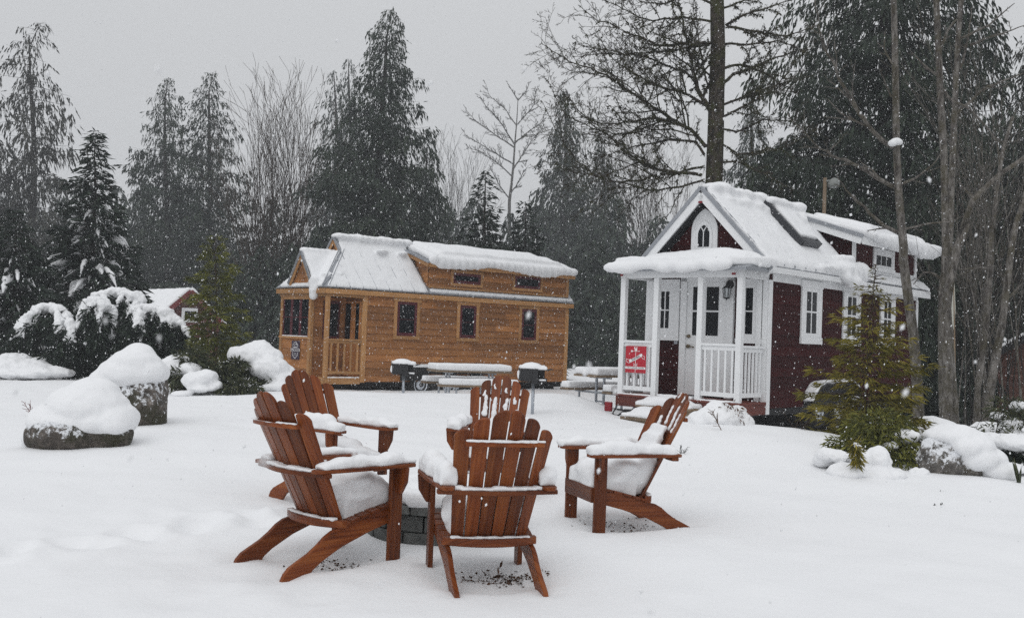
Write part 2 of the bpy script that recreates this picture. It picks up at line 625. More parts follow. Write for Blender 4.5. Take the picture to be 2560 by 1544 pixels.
FOOT = []
for k in range(15):
    t = k / 14
    fx = -3.05 + 1.85 * t + (0.1 if k % 2 else -0.1) + rs.uniform(-.05, .05)
    fy = 5.6 + 2.6 * t + rs.uniform(-.08, .08)
    FOOT.append((fx, fy, rs.uniform(.03, .055), rs.uniform(.09, .14)))
for k in range(7):
    FOOT.append((-1.6 + rs.uniform(-.5, .7), 5.35 + rs.uniform(-.3, .4), rs.uniform(.008, .018), rs.uniform(.1, .2)))
DIPS = []      # scoops around things that stand in the snow: x, y, depth, radius


def H(x, y):
    x, y = np.asarray(x, float), np.asarray(y, float)
    z = 0.045 + 0 * x
    G = lambda cx, cy, a, sx, sy: a * np.exp(-((x - cx) / sx) ** 2 - ((y - cy) / sy) ** 2)
    mid = sstep(-6.5, -4.0, x) * (1 - sstep(1.0, 2.6, x))
    z = z + mid * 0.10 * sstep(10, 19.0, y)
    z = z + G(-.75, 20.0, .06, 1.5, 1.6) + G(1.15, 20.6, .15, 1.1, 1.7) + G(-3.4, 20.5, .02, 1.2, 1.8)
    z = z - 0.34 * sstep(20.3, 23.5, y) * mid - 0.2 * sstep(20.0, 25, y) * (1 - mid)
    # drift rising towards the red house and the shrubs on the right
    z = z + G(3.0, 12.6, .27, 1.5, 2.0) + G(5.0, 12.0, .20, 2.2, 2.3) + G(1.95, 13.2, .12, .8, 1.3)
    z = z - 0.22 * sstep(13.2, 15.6, y) * sstep(2.2, 3.6, x)
    z = z - 0.09 * sstep(16, 19, y) * sstep(1.2, 2.4, x)
    z = z + G(-4.5, 11.6, .06, 2.5, 1.6) + G(-7.5, 24, .25, 3.0, 2.5)
    far = sstep(6, 20, y)
    z = z + 0.030 * vnoise(x * .55 + 3, y * .55, 1) + 0.022 * vnoise(x * 1.5, y * 1.5 + 9, 2) * (1 - .4 * far)
    z = z + 0.009 * vnoise(x * 4.1, y * 4.1, 3) + 0.0022 * vnoise(x * 12, y * 12, 4)
    # wind ripples
    z = z + 0.006 * np.sin((y * 2.2 + .5 * x + 1.6 * vnoise(x * .7, y * .7, 6)) * 2.2) * sstep(6.5, 9, y)
    rough = np.exp(-((x - (-2.1)) / .9) ** 2 - ((y - 6.9) / 1.2) ** 2)
    z = z + rough * 0.012 * vnoise(x * 7, y * 7, 8)
    for fx, fy, a, s in FOOT:
        r2 = ((x - fx) / s) ** 2 + ((y - fy) / (s * 1.35)) ** 2
        z = z - a * np.exp(-r2) + a * .45 * np.exp(-((np.sqrt(r2) - 1.5) / .45) ** 2)
    for cx, cy, a in CHAIRS.values():
        c, s = math.cos(a), math.sin(a)
        lx, ly = (x - cx) * c + (y - cy) * s, -(x - cx) * s + (y - cy) * c
        z = z - 0.050 * np.exp(-((lx) / .30) ** 4 - ((ly + .06) / .34) ** 4)
    for dx, dy, a, s in DIPS:
        r = np.hypot(x - dx, y - dy) / s
        z = z - a * np.exp(-r ** 2) + a * .3 * np.exp(-((r - 1.9) / .5) ** 2)
    return z


def h1(x, y):
    return float(H(np.array([x]), np.array([y]))[0])


for k, (cx, cy, a) in CHAIRS.items():
    c, s = math.cos(a), math.sin(a)
    for lx, ly in ((-.27, .28), (.27, .28), (-.24, -.47), (.24, -.47)):
        DIPS.append((cx + lx * c - ly * s, cy + lx * s + ly * c, .016, .07))


GNY, GNX = 860, 620
GYY = -4 + np.exp(np.linspace(0, math.log(164), GNY))
GSS = np.linspace(-1, 1, GNX)


def mesh_h(x, y):
    """Height of the ground mesh itself (bilinear between its vertices)."""
    x, y = np.asarray(x, float), np.asarray(y, float)
    j = np.clip(np.searchsorted(GYY, y) - 1, 0, GNY - 2)
    f = (y - GYY[j]) / (GYY[j + 1] - GYY[j])

    def row(jj):
        w = (GYY[jj] + 6.5) * .95
        s = (x / w + 1) / 2 * (GNX - 1)
        i = np.floor(s).astype(int)
        g = s - i
        return H(GSS[i] * w, GYY[jj]) * (1 - g) + H(GSS[i + 1] * w, GYY[jj]) * g
    return row(j) * (1 - f) + row(j + 1) * f


def build_ground():
    ny, nx, yy, ss = GNY, GNX, GYY, GSS
    Y = np.repeat(yy[:, None], nx, 1)
    X = ss[None, :] * (Y + 6.5) * 0.95
    Z = H(X, Y)
    V = np.stack([X, Y, Z], -1).reshape(-1, 3)
    i = np.arange((ny - 1) * nx).reshape(ny - 1, nx)[:, :-1].ravel()
    F = np.stack([i, i + 1, i + 1 + nx, i + nx], -1)
    g = link('ground', fast_mesh('ground', V, F), M['snow'], None, True)
    tag(g, kind='structure')


build_ground()
# ---------------------------------------------------------------- the five wooden garden chairs
BK0, BK1 = Vector((0, -.125, .275)), Vector((0, -.524, 1.033))       # back plane, bottom and top
BDIR = (BK1 - BK0).normalized()
BNRM = Vector((0, BDIR.z, -BDIR.y)).normalized()                     # towards the sitter


def back_pt(x, s, off=0.0):
    """Point of the curved back: x across, s metres up the slope; the outer slats stand further forward."""
    return BK0 + BDIR * s + BNRM * (0.85 * x * x + off) + Vector((x, 0, 0))


def arc_board(z0, z1, half, yfun, depth, n=12, inner=None):
    """Curved rail lying flat: follows the back of the slats."""
    fr = [(-half + 2 * half * i / n) for i in range(n + 1)]
    poly = [(x, yfun(x)) for x in fr] + [(x, yfun(x) - depth(x)) for x in reversed(fr)]
    mb = MB()
    mb.prism(poly, (0, 0, z0), (1, 0, 0), (0, 1, 0), (0, 0, z1 - z0), 0)
    return mb


def make_chair():
    root = thing('garden_chair', '', 'chair')
    wood = M['chair_wood']
    # backrest: six rounded slats that fan out
    mb = MB()
    Lfull = (BK1 - BK0).length
    slats = [(-.178, -.236, .712), (-.107, -.1425, .80), (-.036, -.0475, Lfull),
             (.036, .0475, Lfull), (.107, .1425, .80), (.178, .236, .712)]
    for k, (xb, xt, L) in enumerate(slats):
        wb, wt = .0335, .0418
        pts = []
        s0 = -.04
        pts.append((xb - wb, s0))
        pts.append((xb + wb, s0))
        f = lambda s: (s - s0) / (L - s0)
        cx = lambda s: xb + (xt - xb) * f(s)
        hw = lambda s: wb + (wt - wb) * min(1, f(s) * 1.25)
        for s in (.3, .5, L - .08):
            pts.append((cx(s) + hw(s), s))
        o_ = 1 if xb > 0 else -1                                # outer shoulder: long quarter round; inner corner: small
        hgt = .074
        top = [(cx(L) + o_ * (-wt + .010 + (2 * wt - .010) * math.cos(math.pi / 2 * i / 8)), L - hgt + hgt * math.sin(math.pi / 2 * i / 8)) for i in range(1, 9)]
        top += [(cx(L) - o_ * (wt - .003), L - .004), (cx(L) - o_ * wt, L - .016)]
        pts += top if o_ > 0 else top[::-1]
        for s in (L - .08, .5, .3):
            pts.append((cx(s) - hw(s), s))
        xm = (xb + xt) / 2
        slope = 1.7 * xm
        A = (Vector((1, 0, 0)) + BNRM * slope).normalized()
        org = BK0 + BNRM * (0.85 * xm * xm) - A * xm + Vector((xm, 0, 0))
        mb.prism(pts, org, A, BDIR, BNRM * .019, 1, tone=[.35, .8, .25, .62, .1, .7][k])
    mb.build('backrest', wood, root, .004)
    # three rails behind the slats
    yb = lambda z, x: BK0.y + BDIR.y * (z - BK0.z) / BDIR.z + .85 * x * x * .88 - .003
    low = arc_board(.258, .302, .272, lambda x: yb(.28, x), lambda x: .045 + .035 * (1 - (x / .272) ** 2) ** 1)
    low.build('lower_back_rail', wood, root, .005)
    mid = arc_board(.566, .590, .335, lambda x: yb(.58, min(abs(x), .22)) if abs(x) < .23 else yb(.58, .22), lambda x: .05 + .03 * (1 - (x / .335) ** 2))
    mid.build('middle_back_rail', wood, root, .004)
    up = arc_board(.838, .866, .215, lambda x: yb(.85, x), lambda x: .034)
    up.build('upper_back_rail', wood, root, .004)
    # side boards that run from the front leg to the ground behind
    prof = [(.315, .365), (.1, .318), (-.1, .262), (-.17, .247), (-.22, .220), (-.27, .178), (-.33, .138), (-.40, .104), (-.455, .076), (-.487, .045),
            (-.51, .0), (-.52, -.08), (-.38, -.08), (-.34, -.01), (-.30, .04), (-.25, .075), (-.19, .105), (-.1, .148), (.1, .212), (.315, .268)]
    for sx in (-1, 1):
        b = MB()
        b.prism(prof, (sx * .240 - .014, 0, 0), (0, 1, 0), (0, 0, 1), (.028, 0, 0), 0, tone=.45 if sx < 0 else .7)
        b.build('rear_leg', wood, root, .004)
        b = MB()
        b.obox((sx * .270, .279, .255), (.0145, .046, .335), None, .3 if sx > 0 else .15)
        b.build('front_leg', wood, root, .004)
        a = MB()
        arm = [(.195, .33), (.205, .365), (.25, .383), (.315, .385), (.345, .37), (.352, .33), (.35, .10), (.338, -.15), (.325, -.31), (.305, -.343),
               (.26, -.345), (.243, -.31), (.232, -.15), (.205, .1)]
        a.prism([(sx * x, y) for x, y in arm], (0, 0, .590), (1, 0, 0), (0, 1, 0), (0, 0, .022), 1, tone=.5)
        ao = a.build('armrest', wood, root, .004)
        br = MB()
        br.prism([(0, .5895), (.07, .5895), (.062, .50), (.018, .43), (0, .425)], (sx * .285, .285, 0), (sx, 0, 0), (0, 0, 1), (0, .026, 0), 1)
        br.build('bracket', wood, ao, .003)
    s = MB()
    for k in range(6):
        y0 = .30 - k * .073
        z0 = .328 + (y0 - .315) * .255 + .045
        s.obox((0, y0 - .02, z0), (.268, .032, .009), Matrix.Rotation(math.atan(.255), 3, 'X'))
    s.build('seat', wood, root, .003)
    a = MB()
    a.obox((0, .331, .318), (.256, .010, .054))
    a.build('apron', wood, root, .004)
    return root


def chair_snow(root, seed, arms, seat, drift, extra=()):
    """Snow lying on one chair. arms: (height left, height right); seat: mound height; drift: how far it climbs the back."""
    rg = random.Random(seed)
    for sx, hgt in zip((-1, 1), arms):
        m = MB()
        x0 = .279
        yy = [.335, .23, .12, 0.0, -.12, -.235]
        for i, y in enumerate(yy):
            hh = hgt * (1 + .22 * rg.uniform(-1, 1)) * (.8 if i in (0, 5) else 1)
            cx = x0 + (.006 if y > 0 else -.001)
            hx = .062 if y > .05 else .05
            m.box((sx * cx - hx, y - .075, .606), (sx * cx + hx, y + .05, .612 + hh * .75))
            m.ell((sx * cx + rg.uniform(-.012, .012), y - .01, .612 + hh * .55), (hx * 1.12, .085, hh * .5))
        snow('snow_cap', m, root, .012, 14, .012, 8, seed + sx)
    m = MB()
    z = .345 + seat
    m.box((-.215, .05, .33), (.215, .325, z - .07))
    m.box((-.20, -.05, .25), (.20, .30, z - .05))
    m.box((-.165, -.11, .30), (.165, .08, z - .02))
    m.ell((.01, .19, z - .07), (.225, .155, .085))
    m.ell((-.02, .03, z - .05), (.22, .17, .09))
    for sx in (-1, 1):
        m.ell((sx * .19, rg.uniform(.0, .2), z - .11), (.055, .12, .06))
    for k in range(4):
        m.ell((rg.uniform(-.12, .12), rg.uniform(-.05, .22), z - .02), (.13, .12, .05))
    n = max(1, int(drift / .09))
    for k in range(n):
        s = .08 + (k + .5) / n * drift
        w = (.19 - .09 * (k / n) ** 1.5)
        th = (seat * .55) * (1 - (k + .5) / n) ** .8 + .03
        p = back_pt(rg.uniform(-.02, .02), s, .045 + th * .5)
        m.obox(p, (w, .055, th * .55), Matrix((Vector((1, 0, 0)), BDIR, Vector((1, 0, 0)).cross(BDIR))).transposed())
    snow('snow_on_seat', m, root, .016, 10, .03, 5, seed + 5)
    # thin lines on the rails
    for z, half, dep, nm in ((.592, .235, .05, 'snow_on_rail'), (.868, .19, .03, 'snow_on_rail'), (.304, .2, .04, 'snow_on_rail')):
        m = MB()
        yb = lambda x: BK0.y + BDIR.y * (z - BK0.z) / BDIR.z + .75 * x * x - .006
        for i in range(9):
            x = -half + 2 * half * i / 8
            hh = rg.uniform(.012, .024) if .4 < z < .7 else rg.uniform(.004, .010)
            if z > .7 and rg.random() < .3:
                hh = -.004
            m.box((x - half / 7, yb(x) - dep, z - .006), (x + half / 7, yb(x), z + hh))
        snow(nm, m, root, .008, 3, .004, 12, seed + 9, .002)
    for (x, s, w, L, th) in extra:                                # streaks stuck to the slats
        m = MB()
        for q in range(4):
            t = (q + .5) / 4
            p = back_pt(x + rg.uniform(-.008, .008), s + L * (t - .5), .02)
            m.ell(p, (w * (1.15 - .5 * t) * rg.uniform(.8, 1.15), L / 5, th), Matrix((Vector((1, 0, 0)), BDIR, Vector((1, 0, 0)).cross(BDIR))).transposed(), 1)
        snow('snow_streak', m, root, .008, 2, .006, 16, seed + int(s * 90))


chair0 = make_chair()
CH_LABEL = {
    'A': 'brown wooden garden chair seen from straight behind, nearest to the camera',
    'B': 'brown wooden garden chair seen side on from behind, facing right to the fire pit',
    'C': 'brown wooden garden chair with snowy arms, its back in front of the cedar house porch',
    'D': 'brown wooden garden chair facing us with snow streaks on its slats, behind the nearest chair',
    'E': 'brown wooden garden chair turned left with a snow drift up its back'}
CH_SNOW = {
    'A': (3, (.135, .12), .17, .22, ()),
    'B': (14, (.05, .062), .19, .16, ()),
    'C': (25, (.06, .105), .13, .22, ((.05, .45, .02, .05, .012),)),
    'D': (36, (.09, .085), .13, .30, ((-.135, .60, .022, .07, .014), (-.06, .52, .03, .20, .016), (-.05, .70, .018, .05, .012), (.045, .50, .034, .26, .018),
                                     (.06, .74, .018, .06, .012), (.125, .54, .03, .2, .016), (.14, .66, .02, .06, .012), (-.16, .46, .03, .1, .014))),
    'E': (47, (.095, .06), .19, .47, ((.05, .66, .022, .16, .014), (-.05, .64, .022, .2, .014), (-.14, .60, .022, .16, .014), (.13, .56, .03, .16, .014),
                                     (-.05, .80, .014, .06, .01), (.04, .83, .012, .05, .01)))}
for i, k in enumerate('ABCDE'):
    cx, cy, a = CHAIRS[k]
    o = chair0 if i == 0 else copy_tree(chair0)
    o.location = (cx, cy, {'A': -.013, 'B': .006, 'C': .02, 'D': .004, 'E': -.012}[k])
    o.rotation_euler = (0, 0, a)
    tag(o, CH_LABEL[k], 'chair', 'wooden garden chairs around the fire pit')
    CH_SNOW[k] = (o,) + CH_SNOW[k]
for k in 'ABCDE':
    chair_snow(*CH_SNOW[k])

# ---------------------------------------------------------------- fire pit of grey blocks
def fire_pit():
    root = thing('fire_pit', 'round fire pit of grey stacked blocks with snow inside, in the middle of the chairs', 'fire pit', (-.45, 7.15, -.045))
    mb = MB()
    rg = random.Random(2)
    for c in range(3):
        z0, z1 = -.06 + c * .112, -.06 + (c + 1) * .112 - .006
        n = 11
        for i in range(n):
            a0 = 2 * math.pi * (i + .5 * (c % 2)) / n + .012
            a1 = 2 * math.pi * (i + 1 + .5 * (c % 2)) / n - .012
            rr = .5 + rg.uniform(-.006, .006)
            arc = [(rr * math.cos(a0 + (a1 - a0) * t / 4), rr * math.sin(a0 + (a1 - a0) * t / 4)) for t in range(5)]
            arc += [((rr - .13) * math.cos(a1 + (a0 - a1) * t / 4), (rr - .13) * math.sin(a1 + (a0 - a1) * t / 4)) for t in range(5)]
            mb.prism(arc, (0, 0, z0), (1, 0, 0), (0, 1, 0), (0, 0, z1 - z0), 0)
    mb.build('block_ring', M['pit_block'], root, .008)
    mb = MB()
    n = 10
    for i in range(n):
        a0, a1 = 2 * math.pi * i / n + .01, 2 * math.pi * (i + 1) / n - .01
        arc = [(.525 * math.cos(a0 + (a1 - a0) * t / 4), .525 * math.sin(a0 + (a1 - a0) * t / 4)) for t in range(5)]
        arc += [(.345 * math.cos(a1 + (a0 - a1) * t / 4), .345 * math.sin(a1 + (a0 - a1) * t / 4)) for t in range(5)]
        mb.prism(arc, (0, 0, .277), (1, 0, 0), (0, 1, 0), (0, 0, .055), 0)
    mb.build('cap_stones', M['pit_block'], root, .008)
    m = MB()
    for i in range(14):
        a = 2 * math.pi * i / 14
        m.box((.435 * math.cos(a) - .1, .435 * math.sin(a) - .1, .325), (.435 * math.cos(a) + .1, .435 * math.sin(a) + .1, .43))
    m.box((-.3, -.3, .1), (.3, .3, .34))
    snow('snow_cap', m, root, .025, 10, .03, 4, 3)


fire_pit()
# ---------------------------------------------------------------- houses: shared pieces
def siding(mb, org, A, Nn, z0, z1, spans, expo=.18, proud=.016, seg=None):
    """Lap boards on a wall: each course stands out at its lower edge. spans(z) gives the (a0, a1) of the wall at that height."""
    org, A, Nn = Vector(org), Vector(A), Vector(Nn)
    Z = Vector((0, 0, 1))
    n = max(1, round((z1 - z0) / expo))
    e = (z1 - z0) / n
    rg = random.Random(int(org.x * 100) + int(z1 * 37))
    for i in range(n):
        za, zb = z0 + i * e, z0 + (i + 1) * e
        for (l0, r0), (l1, r1) in zip(spans(za), spans(zb - 1e-4)):
            cuts = [0, 1]
            if seg and (r0 - l0) > seg:
                cuts = sorted([0, 1] + [rg.uniform(.2, .8)])
            for c0, c1 in zip(cuts[:-1], cuts[1:]):
                ga, gb = l0 + (r0 - l0) * c0, l0 + (r0 - l0) * c1
                ha, hb = l1 + (r1 - l1) * c0, l1 + (r1 - l1) * c1
                p = [org + A * ga + Z * za + Nn * proud, org + A * gb + Z * za + Nn * proud,
                     org + A * hb + Z * zb + Nn * .003, org + A * ha + Z * zb + Nn * .003,
                     org + A * ga + Z * za, org + A * gb + Z * za]
                flip = A.cross(Z).dot(Nn) < 0
                fs = [(0, 1, 2, 3), (4, 5, 1, 0)]
                o1, o2 = rg.uniform(0, 40), rg.uniform(0, 40)
                uv = [[(ga + o1, o2), (gb + o1, o2), (hb + o1, o2 + e), (ha + o1, o2 + e)],
                      [(ga + o1, o2), (gb + o1, o2), (gb + o1, o2 + .02), (ga + o1, o2 + .02)]]
                if flip:
                    fs = [f[::-1] for f in fs]
                    uv = [q[::-1] for q in uv]
                mb.add(p, fs, uv, rg.random())


def window(root, org, A, Nn, a0, a1, z0, z1, trim_m, sash_m, tw=.09, sw=.045, vbars=(.5,), hbars=(.5,), sill=True, bar=.016, name='window', head=0.0):
    """Window standing on a wall: trim boards, sash, dark pane, glazing bars; frame > sash, pane."""
    org, A, Nn = Vector(org), Vector(A), Vector(Nn)
    Z = Vector((0, 0, 1))
    rot = Matrix((A, Nn, Z)).transposed()
    P = lambda a, d, z: org + A * a + Nn * d + Z * z

    def bx(mb, aa, ab, d0, d1, za, zb):
        mb.obox(P((aa + ab) / 2, (d0 + d1) / 2, (za + zb) / 2), (abs(ab - aa) / 2, abs(d1 - d0) / 2, abs(zb - za) / 2), rot)
    t = MB()
    bx(t, a0, a0 + tw, .002, .036, z0 + tw * .9, z1 - tw)
    bx(t, a1 - tw, a1, .002, .036, z0 + tw * .9, z1 - tw)
    bx(t, a0 - head, a1 + head, .002, .039, z1 - tw, z1)
    bx(t, a0 - (.012 if sill else 0), a1 + (.012 if sill else 0), .002, .052 if sill else .036, z0, z0 + tw * .9)
    f = t.build(name, trim_m, root, .003)
    b0, b1, y0, y1 = a0 + tw, a1 - tw, z0 + tw * .9, z1 - tw
    s = MB()
    bx(s, b0, b0 + sw, .002, .027, y0, y1)
    bx(s, b1 - sw, b1, .002, .027, y0, y1)
    bx(s, b0 + sw, b1 - sw, .002, .027, y0, y0 + sw * 1.1)
    bx(s, b0 + sw, b1 - sw, .002, .027, y1 - sw, y1)
    for q in vbars:
        c = b0 + sw + (b1 - b0 - 2 * sw) * q
        bx(s, c - bar / 2, c + bar / 2, .012, .024, y0 + sw, y1 - sw)
    for q in hbars:
        c = y0 + sw + (y1 - y0 - 2 * sw) * q
        bx(s, b0 + sw, b1 - sw, .013, .025, c - bar / 2, c + bar / 2)
    s.build('sash', sash_m, f, .002)
    g = MB()
    bx(g, b0 + sw * .5, b1 - sw * .5, .003, .015, y0 + sw * .5, y1 - sw * .5)
    g.build('pane', M['window_glass'], f)
    return f


def slab(mb, pts, thick):
    """Roof sheet: quad of corner points thickened straight down."""
    p = [Vector(q) for q in pts]
    n = (p[1] - p[0]).cross(p[2] - p[0]).normalized()
    if n.z < 0:
        p = p[::-1]
        n = -n
    k = len(p)
    vs = p + [q - n * thick for q in p]
    fs = [tuple(range(k)), tuple(range(k, 2 * k))[::-1]]
    for i in range(k):
        j = (i + 1) % k
        fs.append((j, i, k + i, k + j))
    mb.add(vs, fs)
    return n


def snow_sheet(mb, pts, h0, inset=0.0):
    """Snow slab of thickness h0 lying on a roof quad."""
    p = [Vector(q) for q in pts]
    n = (p[1] - p[0]).cross(p[2] - p[0]).normalized()
    if n.z < 0:
        p = p[::-1]
        n = -n
    k = len(p)
    vs = [q - n * .03 for q in p] + [q + n * h0 for q in p]
    fs = [tuple(range(k))[::-1], tuple(range(k, 2 * k))]
    for i in range(k):
        j = (i + 1) % k
        fs.append((i, j, k + j, k + i))
    mb.add(vs, fs)


def wheel(root, u, v, z, r, hidden=False):
    w = MB()
    pts = []
    prof = [(r * .60, .0), (r * .64, -.03), (r * .93, -.04), (r, .0), (r, .15), (r * .93, .19), (r * .6, .18)]
    n = 28
    vs, fs = [], []
    for i in range(n):
        a = 2 * math.pi * i / n
        for q, d in prof:
            vs.append((u + q * math.cos(a), v + d, z + q * math.sin(a)))
    m = len(prof)
    for i in range(n):
        for k in range(m - 1):
            j = (i + 1) % n
            fs.append((i * m + k, j * m + k, j * m + k + 1, i * m + k + 1))
    w.add(vs, fs)
    t = w.build('wheel', M['tyre_rubber'], root, 0, True)
    w = MB()
    # white steel disc with eight round holes seen as dark studs in it
    vs = [(u + q * math.cos(2 * math.pi * i / n), v + d, z + q * math.sin(2 * math.pi * i / n)) for q, d in
          ((r * .63, -.012), (r * .56, -.02), (r * .52, .012), (r * .34, -.004), (r * .24, -.028), (.0, -.03)) for i in range(n)]
    fs = []
    for k in range(5):
        for i in range(n):
            j = (i + 1) % n
            fs.append((k * n + i, k * n + j, (k + 1) * n + j, (k + 1) * n + i))
    w.add(vs, fs)
    w.build('rim', M['rim_white'], t, 0, True)
    w = MB()
    for i in range(8):
        a = 2 * math.pi * i / 8
        w.tube([(u + r * .42 * math.cos(a), v - .012, z + r * .42 * math.sin(a)), (u + r * .42 * math.cos(a), v + .03, z + r * .42 * math.sin(a))], r * .055, 8)
    w.tube([(u, v - .06, z), (u, v, z)], r * .17, 12)
    w.build('hub', M['dark_frame'], t)


def text_mesh(txt, size, mat, root, org, A, U, name='lettering', align='CENTER', shear=0.0, extr=.0015, spacing=1.0):
    c = bpy.data.curves.new('t', 'FONT')
    c.body = txt
    c.size = size
    c.align_x = align
    c.align_y = 'CENTER'
    c.extrude = extr
    c.shear = shear
    c.space_character = spacing
    o = bpy.data.objects.new('t', c)
    COL.objects.link(o)
    me = bpy.data.meshes.new_from_object(o.evaluated_get(bpy.context.evaluated_depsgraph_get()))
    bpy.data.objects.remove(o)
    me.materials.clear()
    A, U = Vector(A).normalized(), Vector(U).normalized()
    t = Matrix((A, U, A.cross(U))).transposed().to_4x4()
    t.translation = Vector(org)
    me.transform(t)
    return link(name, me, mat, root)


def railing(root, p0, p1, mat, z0, z1, step, bw=.036, top=.075, name='railing', low=.075, off=0.0):
    p0, p1 = Vector((*p0, 0)), Vector((*p1, 0))
    d = p1 - p0
    L = d.length
    mb = MB()
    mb.board((p0.x, p0.y, z1 - .02), (p1.x, p1.y, z1 - .02), .09, .04)
    mb.board((p0.x, p0.y, z1 - .04 - top / 2), (p1.x, p1.y, z1 - .04 - top / 2), .038, top - .004)
    mb.board((p0.x, p0.y, z0 + low / 2), (p1.x, p1.y, z0 + low / 2), .038, low)
    n = int(L / step)
    rot = rot_from(d)
    for i in range(n):
        q = p0 + d * ((i + .5) / n)
        mb.obox((q.x, q.y, (z0 + z1) / 2 - .01), (bw / 2, .0165, (z1 - z0) / 2 - .05), rot)
    return mb.build(name, mat, root, .003)


# ---------------------------------------------------------------- the white-trimmed red house on wheels
def red_house():
    W, L, HT = 2.44, 6.85, 2.30
    root = thing('tiny_house', 'dark red tiny house on wheels with white trim, front porch and snowy gabled roof', 'house', (4.344, 17.347, .337), .8468)
    red, wht = M['red_siding'], M['white_paint']
    rf = lambda v: 2.42 + (v + .15) * 1.02          # right roof plane (its top), mirrored on the far side
    ridge = rf(W / 2)
    # walls
    mb = MB()
    siding(mb, (0, 0, 0), (1, 0, 0), (0, -1, 0), 0, HT + .02, lambda z: [(0.0, L)], .185, .016, 3.0)
    siding(mb, (0, 0, 0), (0, 1, 0), (-1, 0, 0), 0, HT, lambda z: [(0, W)], .185)

    def gable(z):
        q = max(0.0, (z - 2.28) / 1.02)
        return [(min(q, W / 2), max(W - q, W / 2))]
    siding(mb, (0, 0, 0), (0, 1, 0), (-1, 0, 0), HT, ridge - .12, gable, .125, .014)
    siding(mb, (L, 0, 0), (0, 1, 0), (1, 0, 0), 0, HT, lambda z: [(0, W)], .185)
    siding(mb, (L, 0, 0), (0, 1, 0), (1, 0, 0), HT, ridge - .12, gable, .125, .014)
    siding(mb, (0, W, 0), (1, 0, 0), (0, 1, 0), 0, HT, lambda z: [(0, L)], .185)
    mb.build('wall', red, root)
    # trim boards
    t = MB()
    t.box((-.028, -.028, -.10), (.09, .0, HT - .12))
    t.box((-.031, .002, -.10), (-.001, .10, HT - .02))
    t.build('corner_board', wht, root, .004)
    for lo, hi, nm in (((-.028, W - .1, 0), (0, W + .028, HT), 'corner_board'), ((L - .09, -.028, 0.0), (L + .028, 0, HT - .12), 'corner_board'), ((.092, -.024, HT - .14), (L, .0, HT + .02), 'frieze_board')):
        t = MB()
        t.box(lo, hi)
        t.build(nm, wht, root, .004)
    # roof sheets of grey metal
    u0, u1 = -.28, L + .30
    m = MB()
    slab(m, [(u0, -.17, rf(-.17)), (u1, -.17, rf(-.17)), (u1, W / 2, ridge), (u0, W / 2, ridge)], .035)
    slab(m, [(u0, W + .17, rf(-.17)), (u1, W + .17, rf(-.17)), (u1, W / 2 + .002, ridge), (u0, W / 2 + .002, ridge)], .035)
    for k in range(9):      # standing seams
        u = u0 + .06 + k * .41
        if u > 3.4:
            break
        p0, p1 = Vector((u, -.168, rf(-.168) + .022)), Vector((u, W / 2 - .05, ridge - .03))
        m.board(p0, p1, .012, .055, (0, -.71, .71))
    m.board((u0 - .012, -.19, rf(-.19) - .03), (u0 - .012, W / 2, ridge - .022), .024, .065, (0, -.71, .71))
    m.board((u0 - .012, W + .19, rf(-.19) - .03), (u0 - .012, W / 2, ridge - .020), .024, .065, (0, .71, .71))
    rfm = m.build('roof', M['roof_metal'], root, .003)
    b = MB()
    # bargeboards, fascias, soffit
    for s, y0 in ((1, -.16), (-1, W + .16)):
        b.board((u0 + .012, y0, rf(-.16) - .135), (u0 + .012, W / 2 - s * .0, ridge - .135), .03, .17, (0, -s * .71, .71))
    b.box((u0 + .03, -.185, 2.285), (3.62, -.16, 2.385))
    b.box((3.60, -.187, 2.22), (u1, -.162, 2.37))
    b.box((u0 + .03, -.16, 2.285), (u1, -.03, 2.30))
    b.box((u0 + .03, W + .16, 2.25), (u1, W + .185, 2.40))
    for s, y0, y1 in ((1, -.14, W / 2), (-1, W + .14, W / 2)):
        b.board((u0 + .15, y0, rf(-.14) - .075), (u0 + .15, y1, ridge - .075), .24, .012, (0, -s * .71, .71))
    b.build('fascia', wht, rfm, .003)
    for lo, hi in (((u0 - .025, W / 2 - .035, ridge - .30), (u0 - .004, W / 2 + .035, ridge - .265)), ((-.98, .10, 2.20), (-.965, .17, 2.235)),
                   ((-.98, W - .10, 2.20), (-.965, W - .05, 2.235))):
        r = MB()
        r.box(lo, hi)
        r.build('marker_light', M['lamp_red'], root)
    # dormer on the near side
    d0 = 3.50
    dz = lambda v: 3.28 + (v + .2) * .34
    m = MB()
    siding(m, (0, .06, 0), (1, 0, 0), (0, -1, 0), rf(.06) - .02, dz(.06) - .08, lambda z: [(d0, L)], .14, .014)
    siding(m, (d0, .06, 0), (0, 1, 0), (-1, 0, 0), rf(.06) - .05, dz(.06) - .05, lambda z: [(0, max(.01, (z - rf(.06)) / 1.02 + .02))], .14, .014)
    siding(m, (d0, .06, 0), (0, 1, 0), (-1, 0, 0), dz(.06) - .05, dz(1.1) - .05, lambda z: [(max(0, (z - dz(.06) + .05) / .34), max(.02, (z - rf(.06)) / 1.02 + .02))], .14, .014)
    siding(m, (L, .06, 0), (0, 1, 0), (1, 0, 0), rf(.06) - .05, dz(.06), lambda z: [(0, 1.1)], .14)
    dm = m.build('dormer', red, root)
    m = MB()
    m.box((d0 - .025, .025, rf(.03)), (d0 + .10, .06, dz(.06) - .05))
    m.box((L - .10, .025, rf(.03)), (L + .02, .06, dz(.06) - .05))
    m.box((d0 + .10, .03, rf(.04) - .02), (L - .1, .06, rf(.04) + .09))
    m.board((d0 - .22, -.21, dz(-.21) - .12), (d0 - .22, 1.18, dz(1.18) - .12), .03, .16, (0, -.3, 1))
    m.box((d0 - .2, -.235, dz(-.22) - .19), (L + .3, -.21, dz(-.22) - .045))
    m.box((d0 - .2, -.208, dz(-.22) - .12), (L + .28, .04, dz(-.22) - .105))
